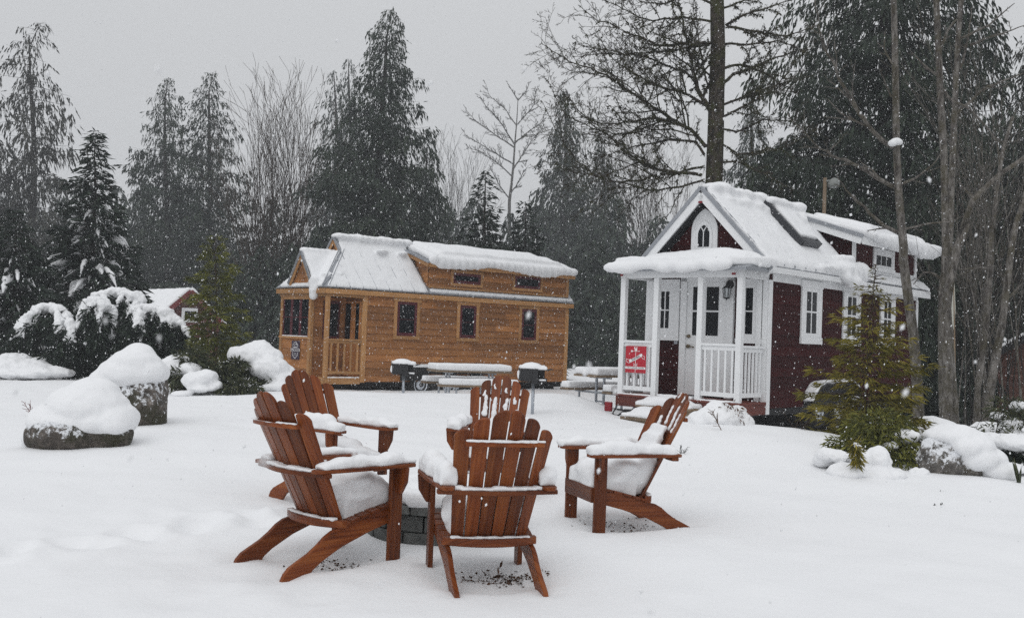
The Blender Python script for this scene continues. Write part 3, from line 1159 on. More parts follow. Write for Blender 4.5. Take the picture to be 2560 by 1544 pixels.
    m.build('dormer_trim', wht, dm, .003)
    m = MB()
    slab(m, [(d0 - .24, -.24, dz(-.24)), (L + .3, -.24, dz(-.24)), (L + .3, 1.2, dz(1.2)), (d0 - .24, 1.2, dz(1.2))], .04)
    m.board((d0 - .25, -.25, dz(-.25) - .03), (d0 - .25, 1.2, dz(1.2) - .03), .02, .075, (0, -.3, 1))
    m.build('dormer_roof', M['roof_metal'], dm, .003)
    window(dm, (0, .055, 0), (1, 0, 0), (0, -1, 0), 4.48, 5.57, 2.66, 3.13, wht, wht, .09, .05, (.33, .66), ())
    # side windows
    for a0, a1 in ((1.17, 1.99), (2.94, 3.74), (4.74, 5.52)):
        window(root, (0, -.012, 0), (1, 0, 0), (0, -1, 0), a0, a1, 1.12, 2.26, wht, wht, .13, .07, (.5,), (.52,), True, .03, head=.03)
    # arched window in the gable
    arc_w = lambda hw, zb, zs: [(-hw, zb), (hw, zb)] + [(hw - (hw * 2.0) * (1 - math.cos(a)) / (2 * (1 - math.cos(1.047))) * 1.0, zs + 2.0 * hw * math.sin(a) * .86) for a in
                                                       [1.047 * i / 7 for i in range(8)]] + \
        [(-(hw - (hw * 2.0) * (1 - math.cos(a)) / (2 * (1 - math.cos(1.047)))), zs + 2.0 * hw * math.sin(a) * .86) for a in [1.047 * i / 7 for i in range(6, -1, -1)]]
    vc = W / 2 + .05
    f = MB()
    f.prism([(-x, z) for x, z in arc_w(.265, 2.62, 3.06)], (-.016, vc, 0), (0, 1, 0), (0, 0, 1), (-.03, 0, 0), 1)
    fo = f.build('gable_window', wht, root, .004)
    f = MB()
    f.prism([(-x, z) for x, z in arc_w(.165, 2.72, 3.00)], (-.046, vc, 0), (0, 1, 0), (0, 0, 1), (-.014, 0, 0), 1)
    f.build('sash', wht, fo, .004)
    f = MB()
    f.prism([(-x, z) for x, z in arc_w(.115, 2.77, 2.99)], (-.0605, vc, 0), (0, 1, 0), (0, 0, 1), (-.004, 0, 0), 1)
    f.build('pane', M['window_glass'], fo)
    f = MB()
    f.board((-.068, vc, 2.77), (-.068, vc, 3.03), .016, .012, (1, 0, 0))
    for s in (-1, 1):
        pts = [Vector((-.068, vc + s * .075 * t ** 1.6, 3.03 + .11 * t)) for t in (0, .35, .7, 1)]
        for p, q in zip(pts[:-1], pts[1:]):
            f.board(p, q, .015, .012, (1, 0, 0))
    f.build('glazing_bar', wht, fo)
    # front: door, side lights, panels
    d = MB()
    d.box((-.05, .76, .14), (-.016, 1.57, 2.15))
    door = d.build('door', wht, root, .004)
    fr = MB()
    fr.box((-.075, 1.57, .12), (-.01, 1.70, 2.22))
    fr.box((-.075, .63, .12), (-.01, .76, 2.22))
    fr.box((-.075, .63, 2.15), (-.01, 1.70, 2.26))
    fr.build('door_frame', wht, door, .004)
    g = MB()
    for a0, a1 in ((.93, 1.175), (1.205, 1.45)):
        for z0, z1 in ((1.20, 1.615), (1.645, 2.06)):
            g.box((-.053, a0, z0), (-.049, a1, z1))
    g.build('pane', M['window_glass'], door)
    k = MB()
    k.tube([(-.05, 1.51, 1.18), (-.085, 1.51, 1.18)], .032, 12)
    k.build('lock', M['brass'], door, 0, True)
    k = MB()
    k.tube([(-.05, 1.51, 1.0), (-.095, 1.51, 1.0)], .034, 12)
    k.tube([(-.09, 1.51, 1.0), (-.095, 1.42, .995), (-.085, 1.38, .985)], .011, 8)
    k.build('handle', M['brass'], door, 0, True)
    window(root, (-.014, 0, 0), (0, -1, 0), (-1, 0, 0), -2.36, -1.735, 1.09, 2.2, wht, wht, .10, .12, (.5,), (.5,), True, .022)
    window(root, (-.014, 0, 0), (0, -1, 0), (-1, 0, 0), -.575, -.115, 1.09, 2.2, wht, wht, .085, .075, (), (.5,), True, .022)
    p = MB()
    p.box((-.035, 1.76, 1.03), (-.02, 1.83, 1.0 + .13))
    p.build('wall_plate', M['galvanised'], root)
    ob = MB()
    # lantern on the frame beside the door
    ob.tube([(-.078, .70, 2.10), (-.10, .70, 2.10)], .075, 16)
    ob.tube([(-.10, .70, 2.10), (-.15, .70, 2.15), (-.19, .70, 2.13), (-.19, .70, 2.06)], .014, 8)
    ob.tube([(-.19, .70, 2.075), (-.19, .70, 2.055), (-.19, .70, 2.03)], [.02, .055, .075], 8)
    for a in range(6):
        c, s = math.cos(a * 1.047), math.sin(a * 1.047)
        ob.tube([(-.19 + .072 * c, .70 + .072 * s, 2.03), (-.19 + .05 * c, .70 + .05 * s, 1.86)], .006, 5)
    ob.tube([(-.19, .70, 1.865), (-.19, .70, 1.845)], .054, 8)
    ob.tube([(-.19, .70, 1.845), (-.19, .70, 1.82)], [.02, .006], 8)
    la = ob.build('lantern', M['black_steel'], root, 0)
    ob = MB()
    ob.tube([(-.19, .70, 2.028), (-.19, .70, 1.866)], [.064, .044], 6)
    ob.build('lantern_glass', M['lantern_glass'], la)
    # porch
    pd = .85
    p = MB()
    p.box((-pd - .07, -.03, .075), (-.035, W + .03, .11))
    p.build('porch_floor', M['red_deck'], root, .004)
    p = MB()
    p.box((-pd - .05, -.02, -.10), (-pd - .015, W + .02, .073))
    p.box((-pd - .015, -.02, -.10), (-.035, .015, .073))
    p.box((-pd - .015, W - .015, -.10), (-.035, W + .02, .073))
    p.build('porch_beam', M['red_deck'], root, .004)
    for v in (.06, .80, 1.68, 2.38):
        q = MB()
        q.box((-pd - .05, v - .05, .11), (-pd + .05, v + .05, 2.17))
        q.build('porch_post', wht, root, .006)
    for v in (.105, W - .19):
        q = MB()
        q.box((-.075, v, .11), (-.033, v + .085, 2.17))
        q.build('pilaster', wht, root, .004)
    railing(root, (-pd, .11), (-pd, .75), wht, .19, 1.07, .125, name='railing')
    railing(root, (-pd, 1.73), (-pd, 2.33), wht, .19, 1.07, .12, name='railing')
    railing(root, (-pd + .05, .06), (-.08, .06), wht, .19, 1.05, .105, name='railing')
    railing(root, (-pd + .05, W - .06), (-.08, W - .06), wht, .19, 1.05, .105, name='railing')
    q = MB()
    q.box((-pd - .045, -.0, 2.17), (-pd + .045, W, 2.295))
    q.box((-pd + .045, .01, 2.17), (-.034, .10, 2.295))
    q.box((-pd + .045, W - .10, 2.17), (-.034, W - .01, 2.295))
    q.box((-pd - .02, .0, 2.297), (-.034, W, 2.31))
    q.build('porch_lintel', wht, root, .004)
    q = MB()
    slab(q, [(-pd - .18, -.13, 2.325), (-pd - .18, W + .13, 2.325), (-.03, W + .0, 2.60), (-.03, .0, 2.60)], .03)
    slab(q, [(-pd - .18, -.13, 2.325), (-.03, .0, 2.60), (-.03, -.13, 2.335)], .03)
    q.board((-pd - .19, -.13, 2.30), (-pd - .19, W + .13, 2.30), .015, .05)
    q.board((-pd - .18, -.135, 2.302), (-.03, -.135, 2.312), .012, .05)
    q.build('porch_roof', M['roof_metal'], root)
    # undercarriage
    c = MB()
    c.box((-.7, .25, -.16), (L, .35, -.03))
    c.box((-.7, W - .35, -.16), (L, W - .25, -.03))
    c.box((0, .02, -.12), (L, W - .02, -.004))
    for uu in (.5, 1.3, 3.9, 5.2, 6.4):
        c.box((uu, .1, -.17), (uu + .08, W - .1, -.05))
    for uu, vv in ((.55, .5), (.55, 1.9), (6.2, .5)):
        c.box((uu, vv, -.55), (uu + .1, vv + .1, -.12))
    c.box((-1.0, W - .6, -.20), (.3, W - .5, -.12))
    c.box((.5, 1.0, -.60), (6.5, 2.3, -.20))
    c.build('chassis', M['dark_frame'], root)
    for u in (2.1, 2.95):
        wheel(root, u, .02, -.06, .36)
    fz = [(1.40, .05), (1.50, .22), (1.66, .35), (1.9, .40), (3.1, .40), (3.34, .33), (3.48, .16), (3.53, .02)]
    fnd = MB()
    for (a, z), (b_, z2) in zip(fz[:-1], fz[1:]):
        fnd.board((a, -.10, z), (b_, -.10, z2), .26, .02, (0, 0, 1))
    fo = fnd.build('fender', M['black_steel'], root)
    fl = MB()
    fl.prism([(1.42, .0)] + [(a, z - .012) for a, z in fz] + [(3.5, .0)], (0, -.02, 0), (1, 0, 0), (0, 0, 1), (0, .003, 0))
    fl.build('wheel_well', M['dark_frame'], fo)
    # snow
    sm = MB()
    for (a, z), (b_, z2) in zip(fz[:-1], fz[1:]):
        sm.board((a, -.11, z + .04), (b_, -.11, z2 + .04), .22, .07, (0, 0, 1))
    snow('snow_on_fender', sm, fo, .03, 5, .02, 5, 3)
    sm = MB()      # thin sheet on the main slope between the seams, rough roll along the ridge
    sm.add(*_sheet([(u0 + .04, -.16), (3.2, -.16), (3.3, .12), (3.42, 1.1), (u0 + .04, 1.15)], rf, .085))
    rg = random.Random(9)
    for i in range(15):
        u = u0 + .34 + i * .23
        sm.ell((u, W / 2 - .02 + rg.uniform(-.03, .03), ridge + .03), (.2, .22 + rg.uniform(-.03, .04), .11 + rg.uniform(-.03, .025)))
        if rg.random() < .75:
            v = .98 + rg.uniform(-.1, .06)
            sm.ell((u, v, rf(v) + .07), (.19, .10, .08))
    for i in range(7):
        u = 1.9 + .27 * i
        sm.ell((u, -.12 + .05 * rg.random(), rf(-.1) + .06), (.25, .2, .07 + .028 * i))
    for i in range(6):
        u = 2.55 + .13 * i
        sm.ell((u, -.26, 2.36 - .02 * i + rg.uniform(-.03, .03)), (.13, .12, .12))
    for i in range(14):
        sm.ell((2.5 + rg.random() * .9, -.1 + rg.random() * .5, rf(.1) + .1), (.15, .13, .08))
    snow('snow_on_roof', sm, root, .04, 5, .02, 3.5, 4, .010, 14)
    sm = MB()
    snow_sheet(sm, [(d0 - .2, -.26, dz(-.26)), (L + .33, -.26, dz(-.26)), (L + .33, W / 2 + .1, dz(W / 2) - .02), (d0 - .12, W / 2 + .1, dz(W / 2) - .02)], .10)
    snow_sheet(sm, [(d0 + 1.1, .2, dz(.2)), (L + .2, .2, dz(.2)), (L + .2, W / 2 + .25, dz(W / 2)), (d0 + 1.1, W / 2 + .25, dz(W / 2))], .20)
    for i in range(12):
        u = d0 + .12 + i * (L + .3 - d0) / 11.5
        k = .5 + .5 * math.sin(i * .9 + .3)
        w = min(1, .25 + i / 4)
        sm.ell((u, -.26 - .05 * w, dz(-.3) + .03 - .07 * k * w), (.24, .10 + .05 * w, (.12 + .08 * k) * w))
    sm.ell((L + .24, -.17, dz(-.2) - .03), (.14, .22, .20))
    sm.ell((L + .24, .3, dz(.3) + .02), (.12, .4, .17))
    snow('snow_on_dormer', sm, root, .045, 8, .03, 2.5, 6)
    sm = MB()
    snow_sheet(sm, [(d0 + .05, -.165, rf(-.165)), (L + .28, -.165, rf(-.165)), (L + .28, .0, rf(0)), (d0 + .05, .0, rf(0))], .035)
    snow('snow_on_eave', sm, root, .025, 3, .01, 6, 6)
    sm = MB()
    P = [(-.80, -.17), (-.92, .12), (-1.10, .5), (-1.12, 1.6), (-1.06, W - .02), (-.94, W + .1), (-.06, W + .06), (-.05, -.18)]
    sm.prism([(x, y) for x, y in P], (0, 0, 2.36), (1, 0, 0), (0, 1, 0), (0, 0, .17))
    sm.ell((-.52, W * .46, 2.48), (.50, 1.22, .17))
    sm.ell((-.42, W * .30, 2.52), (.42, .8, .18))
    sm.ell((-.30, W * .52, 2.55), (.32, 1.05, .15))
    for i in range(13):
        v = .28 + i * (W - .22) / 12
        k = 1 - abs(i - 6.5) / 8
        sm.ell((-1.08, v, 2.375 - .02 * k + rg.uniform(-.03, .02)), (.105, .2, .10))
    snow('snow_on_porch_roof', sm, root, .03, 12, .03, 2.2, 8, .006, 12)
    sm = MB()
    sm.box((-pd - .06, .0, .1), (-pd + .02, .8, .135))
    sm.box((-pd - .06, .9, .1), (-pd + .1, 1.6, .16))
    sm.box((-pd - .06, 1.7, .1), (-pd + .02, W, .135))
    snow('snow_on_porch', sm, root, .02, 4, .01, 6, 2)
    # skylight
    A = Vector((1, 0, 0))
    B = Vector((0, 1, 1.02)).normalized()
    Nn = Vector((0, -1.02, 1)).normalized()
    o = Vector((1.62, .33, rf(.33)))
    rot = Matrix((A, B, Nn)).transposed()
    s = MB()
    w_, l_ = .80, 1.05
    s.obox(o + A * .03 + B * l_ / 2 + Nn * .09, (.035, l_ / 2 + .03, .09), rot)
    s.obox(o + A * (w_ - .03) + B * l_ / 2 + Nn * .09, (.035, l_ / 2 + .03, .09), rot)
    s.obox(o + A * w_ / 2 + B * .0 + Nn * .088, (w_ / 2 - .066, .04, .092), rot)
    s.obox(o + A * w_ / 2 + B * l_ + Nn * .088, (w_ / 2 - .066, .04, .092), rot)
    so = s.build('skylight', M['skylight_frame'], root, .008)
    s = MB()
    s.obox(o + A * w_ / 2 + B * l_ / 2 + Nn * .07, (w_ / 2 - .05, l_ / 2 - .03, .05), rot)
    s.build('pane', M['window_glass'], so)
    sm = MB()
    sm.obox(o + A * (w_ / 2 + .03) + B * (l_ / 2 + .05) + Nn * .165, (w_ / 2 - .07, l_ / 2 - .05, .05), rot)
    for q in range(6):
        sm.ell(o + A * (.1 + .13 * q) + B * (l_ - .02) + Nn * .2, (.13, .14, .09))
    snow('snow_on_skylight', sm, so, .03, 6, .015, 5, 3)
    # tail light and cables at the porch corner
    c = MB()
    c.tube([(-.98, W - .05, -.14), (-1.0, W + .0, -.24), (-1.0, W - .1, -.28), (-.98, W - .2, -.2), (-.96, W - .4, -.15)], .016, 6)
    c.board((-1.0, W - .1, -.16), (-.96, W - .9, -.15), .06, .03)
    hb = c.build('tail_bar', M['black_steel'], root)
    c = MB()
    c.box((-1.03, W + .02, -.21), (-.97, W + .17, -.04))
    c.build('tail_light', M['lamp_red'], hb, .015)
    return root


def _sheet(poly, f, h):
    """Closed sheet over a roof plane: outline in (u, v), underside just below the roof, top h above."""
    n = len(poly)
    vs = [(u, v, f(v) - .03) for u, v in poly] + [(u, v, f(v) + h) for u, v in poly]
    fs = [tuple(range(n))[::-1], tuple(range(n, 2 * n))] + [(i, (i + 1) % n, n + (i + 1) % n, n + i) for i in range(n)]
    return vs, fs


RH = red_house()


def to_world(h, p):
    return h.location.x + p[0] * math.cos(h.rotation_euler.z) - p[1] * math.sin(h.rotation_euler.z), \
        h.location.y + p[0] * math.sin(h.rotation_euler.z) + p[1] * math.cos(h.rotation_euler.z), h.location.z + p[2]


def red_sign():
    w, h = .43, .47
    root = thing('house_sign', 'red sign with white rooster weathervane and banner, on the white porch railing', 'sign', to_world(RH, (-.90, 2.05, .735)), RH.rotation_euler.z)
    Nx, A, U = (-1, 0, 0), (0, -1, 0), (0, 0, 1)
    m = MB()
    m.box((-.012, -w / 2, -h / 2), (0, w / 2, h / 2))
    m.build('sign_board', M['sign_red'], root, .002)
    g = MB()
    X = -.0145
    P = lambda a, z: (X, -a, z)
    def poly(pts):
        g.prism([(-a, z) for a, z in pts], (-.0122, 0, 0), (0, 1, 0), (0, 0, 1), (-.0025, 0, 0))
    def line(pts, t=.006):
        for (a, z), (b, y) in zip(pts[:-1], pts[1:]):
            g.board((-.0135, -a, z), (-.0135, -b, y), .0025, t, (0, 0, 1) if abs(b - a) > 1e-6 else (0, 1, 0))
    poly([(-.004, .15), (.02, .15), (.03, .175), (.026, .222), (.016, .226), (.012, .195), (.0, .182), (-.012, .195), (-.012, .215), (-.026, .222), (-.034, .21), (-.04, .2), (-.03, .196), (-.026, .17)])
    line([(-.06, .145), (.08, .145)], .006)
    poly([(.085, .145), (.068, .157), (.068, .133)])
    poly([(-.105, .158), (-.068, .158), (-.058, .145), (-.068, .13), (-.105, .13), (-.094, .145)])
    g.board((-.0135, 0, .155), (-.0135, 0, -.228), .0025, .008, (0, 1, 0))
    poly([(-.13, -.002), (-.10, .002), (.02, .05), (.09, .096), (.135, .108), (.135, .055), (.10, .045), (.02, -.004), (-.09, -.05), (-.13, -.058)])
    line([(.137, .08), (.165, .068), (.19, .055), (.18, .035), (.19, .02)])
    line([(.12, .05), (.15, .02), (.18, .015), (.195, .0)])
    line([(-.13, -.02), (-.165, .0), (-.195, .01), (-.185, -.02), (-.2, -.04), (-.16, -.06), (-.11, -.07)])
    for s in (-1, 1):
        line([(s * .008, -.095), (s * .03, -.095), (s * .036, -.11), (s * .026, -.118)], .008)
        line([(s * .03, -.085), (s * .036, -.065)], .008)
    g.box((-.0155, -w / 2 + .004, -.168), (-.0122, w / 2 - .004, -.128))
    g.build('emblem', M['sign_white'], root)
    text_mesh('Scarlett', .062, M['sign_ink'], root, (-.0165, .003, .022), (0, -.9, .42), (0, .42, .9), shear=.3)
    text_mesh('TINY HOUSE CHARM', .030, M['sign_ink'], root, (-.0175, 0, -.148), A, U, spacing=1.35)


red_sign()


# ---------------------------------------------------------------- steps before the red porch
def steps():
    root = thing('porch_steps', 'low brown timber steps under thick snow before the red house porch', 'steps', to_world(RH, (-.92, 1.22, -.42)), RH.rotation_euler.z)
    m = MB()
    m.box((-.34, -.52, -.1), (-.01, .52, .36))
    m.box((-.37, -.55, .36), (-.01, .55, .40))
    m.build('upper_step', M['grey_timber'], root, .006)
    m = MB()
    m.box((-.80, -.50, -.1), (-.35, .50, .17))
    m.box((-.83, -.53, .17), (-.375, .53, .21))
    m.build('lower_step', M['grey_timber'], root, .006)
    s = MB()
    s.box((-.38, -.56, .38), (.0, .56, .47))
    s.ell((-.18, 0, .48), (.2, .5, .10))
    snow('snow_cap', s, root, .025, 10, .02, 4, 2)
    s = MB()
    s.box((-.82, -.53, .2), (-.36, .53, .28))
    s.ell((-.55, .05, .3), (.25, .45, .10))
    snow('snow_cap', s, root, .025, 10, .02, 4, 5)


steps()


# ---------------------------------------------------------------- the cedar house on wheels
def cedar_house():
    W, L, HT = 2.44, 7.40, 2.38
    root = thing('tiny_house', 'brown cedar tiny house on wheels with corner porch and long snowy dormer roof', 'house', (-3.913, 26.979, .041), .7039)
    wood, trim, mar = M['cedar_siding'], M['cedar_trim'], M['maroon_paint']
    rf = lambda v: 2.44 + (v + .12) * 1.06
    ridge = rf(W / 2)
    pd = 1.08
    m = MB()
    siding(m, (0, 0, 0), (1, 0, 0), (0, -1, 0), 0, HT, lambda z: [(0, L)], .182, .026, 2.5)
    siding(m, (0, 0, 0), (0, 1, 0), (-1, 0, 0), 0, HT, lambda z: [(0, .85)], .182, .016)
    siding(m, (L, 0, 0), (0, 1, 0), (1, 0, 0), 0, HT, lambda z: [(0, W)], .182)
    siding(m, (0, W, 0), (1, 0, 0), (0, 1, 0), 0, HT, lambda z: [(-pd, L)], .182)
    gab = lambda z: [(min(max(0, (z - HT) / 1.06), W / 2), max(W - (z - HT) / 1.06, W / 2))]
    siding(m, (L, 0, 0), (0, 1, 0), (1, 0, 0), HT, ridge - .1, gab, .182)
    m.build('wall', wood, root)
    # bay in front: panel below, windows above, plain side towards the porch
    b = MB()
    siding(b, (-pd, 0, 0), (0, 1, 0), (-1, 0, 0), .02, 1.07, lambda z: [(.86, W - .08)], .26, .010)
    siding(b, (0, .84, 0), (1, 0, 0), (0, -1, 0), .1, 2.2, lambda z: [(-pd + .04, 0)], .26, .010)
    bay = b.build('bay', wood, root)
    t = MB()
    t.box((-pd - .035, .78, .0), (-pd + .06, .90, 2.2))
    t.box((-pd - .035, W - .10, .0), (-pd + .06, W + .02, 2.2))
    t.box((-pd - .05, .76, 1.07), (-pd + .01, W + .04, 1.12))
    t.box((-pd - .03, .9, 2.12), (-pd + .02, W - .1, 2.24))
    t.build('bay_trim', trim, bay, .004)
    g = MB()
    g.box((-pd + .0, .9, 1.12), (-pd + .02, W - .1, 2.12))
    g.build('pane', M['window_glass'], bay)
    f = MB()
    for k in range(4):
        v = .90 + k * (W - 1.0) / 3
        f.box((-pd - .012, v - (0.0 if k == 0 else .06), 1.121), (-pd - .001, v + (0.0 if k == 3 else .06), 2.119))
    f.box((-pd - .010, .96, 1.121), (-pd - .001, W - .16, 1.17))
    f.box((-pd - .010, .96, 1.63), (-pd - .001, W - .16, 1.65))
    f.build('sash', mar, bay)
    g = MB()
    g.box((-.72, .812, 1.1), (-.22, .826, 2.1))
    w = g.build('side_window', mar, bay)
    g = MB()
    g.box((-.66, .806, 1.17), (-.28, .811, 2.03))
    g.build('pane', M['window_glass'], w)
    # door in the porch
    d = MB()
    d.box((-.06, .06, .12), (-.018, .80, 2.12))
    dr = d.build('door', wood, root)
    g = MB()
    g.box((-.066, .10, 1.05), (-.061, .26, 2.05))
    g.box((-.066, .52, 1.05), (-.061, .78, 2.05))
    g.build('pane', M['window_glass'], dr)
    # corner boards and belt
    t = MB()
    t.box((-.03, -.03, -.02), (.11, .0, HT))
    t.box((-.03, .002, -.02), (0, .055, HT))
    t.build('corner_board', trim, root, .004)
    t = MB()
    t.box((L - .11, -.03, -.02), (L + .03, 0, HT))
    t.box((L, .002, -.02), (L + .03, .11, HT))
    t.build('corner_board', trim, root, .004)
    # porch
    p = MB()
    p.box((-pd - .04, -.03, .06), (-.035, .78, .10))
    p.box((-pd - .04, -.03, -.06), (-pd + .0, .78, .058))
    p.box((-pd, -.03, -.06), (-.035, .0, .058))
    p.build('porch_floor', trim, root, .004)
    p = MB()
    p.box((-pd - .045, -.05, .10), (-pd + .055, .05, 2.2))
    p.build('porch_post', trim, root, .006)
    railing(root, (-pd + .06, .0), (-.035, .0), trim, .2, 1.11, .165, .05, .08)
    p = MB()
    p.box((-pd - .05, -.055, 2.2), (-.0, .055, 2.36))
    p.box((-pd - .05, .055, 2.2), (-pd + .05, W + .05, 2.36))
    p.build('porch_lintel', trim, root, .004)
    # roof
    e0 = -pd - .14
    he = .55                       # how far up the hip the little gables start
    r = MB()
    hx, hv = -.26, (e0 * -1 - .26)     # hip runs at 45 degrees from the eave corner
    v1 = -.12 + (hx - e0)
    slab(r, [(e0, -.12, 2.44), (2.05, -.12, 2.44), (2.05, W / 2, ridge), (hx, W / 2, ridge), (hx, v1, rf(v1))], .04)
    slab(r, [(2.05, -.12, 2.44), (L + .15, -.12, 2.44), (L + .15, .12, rf(.12)), (2.05, .12, rf(.12))], .04)
    slab(r, [(e0, W + .12, 2.44), (L + .15, W + .12, 2.44), (L + .15, W / 2 + .003, ridge), (hx, W / 2 + .003, ridge), (hx, W - v1, rf(v1))], .04)
    slab(r, [(e0, -.12, 2.44), (hx, v1, rf(v1)), (hx, W - v1, rf(v1)), (e0, W + .12, 2.44)], .04)
    # little gable over the bay
    zg, gv = 3.40, .60
    ga = lambda s: W / 2 + s * gv
    gz_ = 2.60
    for s in (-1, 1):
        slab(r, [(e0 - .02, ga(s), gz_ - .02), (-.2, ga(s), gz_ - .02), (-.2, W / 2 + s * .001, zg), (e0 - .02, W / 2 + s * .001, zg)], .035)
        r.board((e0 - .03, W / 2 + s * (gv + .03), gz_ - .07), (e0 - .03, W / 2, zg - .02), .02, .09, (0, -s * .8, .6))
        r.board((hx - .03, W / 2 + s * .62, 3.19), (hx - .03, W / 2, ridge + .005), .02, .08, (0, -s * .73, .69))
    # seams
    for k in range(14):
        u = e0 + .32 + k * .405
        if u > 2.0:
            break
        vt = min(W / 2 - .1, -.12 + (u - e0))
        r.board((u, -.118, 2.456), (u, vt, rf(vt) + .006), .008, .05, (0, -.73, .69))
    for k in range(13):
        u = 2.2 + k * .42
        r.board((u, -.118, 2.458), (u, .05, rf(.05) + .018), .012, .035, (0, -.73, .69))
    for dx in (-.07, .09):
        r.board((e0 + .02 + dx, -.12 if dx > 0 else -.06, 2.50), (hx + .02 + dx, v1, rf(v1) + .055), .012, .03, (-.5, -.5, .7))
    for k in range(6):
        v = .05 + k * .46
        r.board((e0 + .005, v, 2.455), (e0 + .25, v, 2.70), .012, .035, (-.7, 0, .7))
    ro = r.build('roof', M['roof_metal'], root, .003)
    f = MB()
    f.box((e0 + .02, -.115, 2.27), (L + .15, -.085, 2.395))
    f.box((e0, -.085, 2.27), (e0 + .03, W + .115, 2.395))
    f.box((e0 + .03, -.085, 2.335), (L + .14, .0, 2.35))
    f.box((e0 + .03, .0, 2.362), (.0, W + .1, 2.372))
    for s in (-1, 1):
        f.board((e0 + .0, W / 2 + s * (gv - .02), gz_ - .09), (e0 + .0, W / 2, zg - .13), .035, .13, (0, -s * .8, .6))
        f.board((hx + .0, W / 2 + s * .6, 3.14), (hx + .0, W / 2, ridge - .12), .03, .12, (0, -s * .73, .69))
    f.build('fascia', trim, ro, .004)
    gm = MB()
    siding(gm, (e0 + .06, 0, 0), (0, 1, 0), (-1, 0, 0), 2.55, 3.30, lambda z: [(ga(-1) + (z - 2.55) * .72, ga(1) - (z - 2.55) * .72)] if z < 3.29 else [(W / 2 - .02, W / 2 + .02)], .125, .01)
    siding(gm, (hx + .06, 0, 0), (0, 1, 0), (-1, 0, 0), 3.15, ridge - .1, lambda z: [(W / 2 - max(.01, (ridge - z) / 1.06), W / 2 + max(.01, (ridge - z) / 1.06))], .125, .01)
    gm.build('gable', wood, root)
    # dormer
    d0 = 2.05
    dz = lambda v: 3.33 + (v + .12) * .31
    m = MB()
    siding(m, (0, .04, 0), (1, 0, 0), (0, -1, 0), rf(.04) - .02, dz(.04) - .05, lambda z: [(d0 + .03, L)], .15, .016)
    siding(m, (d0 + .03, .04, 0), (0, 1, 0), (-1, 0, 0), rf(.04) - .02, dz(.04) - .05, lambda z: [(0, max(.01, (z - rf(.04)) / 1.06 + .02))], .15, .014)
    siding(m, (d0 + .03, .04, 0), (0, 1, 0), (-1, 0, 0), dz(.04) - .05, dz(1.1) - .05, lambda z: [(max(0, (z - dz(.04) + .05) / .31), max(.02, (z - rf(.04)) / 1.06 + .02))], .15, .014)
    siding(m, (L, .04, 0), (0, 1, 0), (1, 0, 0), rf(.04) - .02, dz(.04) - .02, lambda z: [(0, 1.1)], .15)
    dm = m.build('dormer', wood, root)
    t = MB()
    t.box((L - .08, .005, rf(.03)), (L + .02, .04, dz(.04) - .05))
    t.board((d0 - .1, -.14, dz(-.14) - .10), (d0 - .1, 1.2, dz(1.2) - .10), .03, .13, (0, -.3, 1))
    t.box((d0 - .08, -.165, dz(-.15) - .15), (L + .12, -.14, dz(-.15) - .035))
    t.box((d0 + .04, .01, rf(.03) + .0), (L - .08, .036, rf(.03) + .06))
    t.build('dormer_trim', trim, dm, .003)
    r = MB()
    slab(r, [(d0 - .13, -.18, dz(-.18)), (L + .15, -.18, dz(-.18)), (L + .15, 1.24, dz(1.24)), (d0 - .13, 1.24, dz(1.24))], .04)
    r.board((d0 - .135, -.18, dz(-.18) - .02), (d0 - .135, 1.24, dz(1.24) - .02), .016, .06, (0, -.3, 1))
    r.build('dormer_roof', M['roof_metal'], dm)
    for a0, a1, z0, z1 in ((2.84, 4.0, 2.70, 3.16), (5.13, 6.32, 2.70, 3.22)):
        window(dm, (0, .03, 0), (1, 0, 0), (0, -1, 0), a0, a1, z0, z1, trim, mar, .085, .075, (), (), False)
    for a0, a1 in ((.95, 1.80), (3.08, 3.87), (5.40, 6.19)):
        window(root, (0, -.012, 0), (1, 0, 0), (0, -1, 0), a0, a1, 1.15, 2.27, trim, mar, .10, .08, (), (.48,), True, .014, head=.03)
    # undercarriage, wheels, fender, tank box
    c = MB()
    c.box((-.9, .2, -.17), (L, .3, -.03))
    c.box((-.9, W - .3, -.17), (L, W - .2, -.03))
    c.box((0, .02, -.05), (L, W - .02, -.004))
    c.box((.1, .9, -.6), (7.2, 2.3, -.06))
    c.tube([(-.15, .35, -.25), (-.75, .25, -.42), (.1, .1, -.44)], .04, 6)
    c.tube([(-.9, .3, -.4), (-.3, .3, -.14)], .035, 6)
    for uu in (-.05, 1.3, 4.9, 6.7):
        c.box((uu, .3, -.55), (uu + .5, .7, -.1))
    c.box((1.22, -.09, .03), (2.12, -.04, .40))
    c.box((2.12, -.09, .22), (4.35, -.04, .33))
    c.build('chassis', M['dark_frame'], root)
    for u in (1.92, 2.90, 3.86):
        wheel(root, u, -.02, -.08, .37)
    w = MB()
    w.prism([(1.5, -.35), (1.5, .05), (1.62, .22), (4.1, .24), (4.25, .1), (4.32, -.35)], (0, -.021, 0), (1, 0, 0), (0, 0, 1), (0, .003, 0))
    w.build('wheel_well', M['black_steel'], root)
    # snow
    s = MB()
    snow_sheet(s, [(2.06, -.14, dz(-.14)), (L + .12, -.14, dz(-.14)), (L + .1, W / 2, dz(W / 2)), (2.06, W / 2, dz(W / 2))], .17)
    snow_sheet(s, [(2.5, .1, dz(.1)), (L - .3, .1, dz(.1)), (L - .6, W / 2 + .1, dz(W / 2)), (2.3, W / 2 + .1, dz(W / 2))], .27)
    rg = random.Random(4)
    for i in range(22):
        t = i / 21
        u = 2.1 + t * (L - 2.1)
        k = .55 + .45 * math.sin(t * 9.5 + .6) if 0 < i < 19 else .2
        s.ell((u, -.19, dz(-.2) + .09 - .09 * k), (.2, .13, .13 + .07 * k))
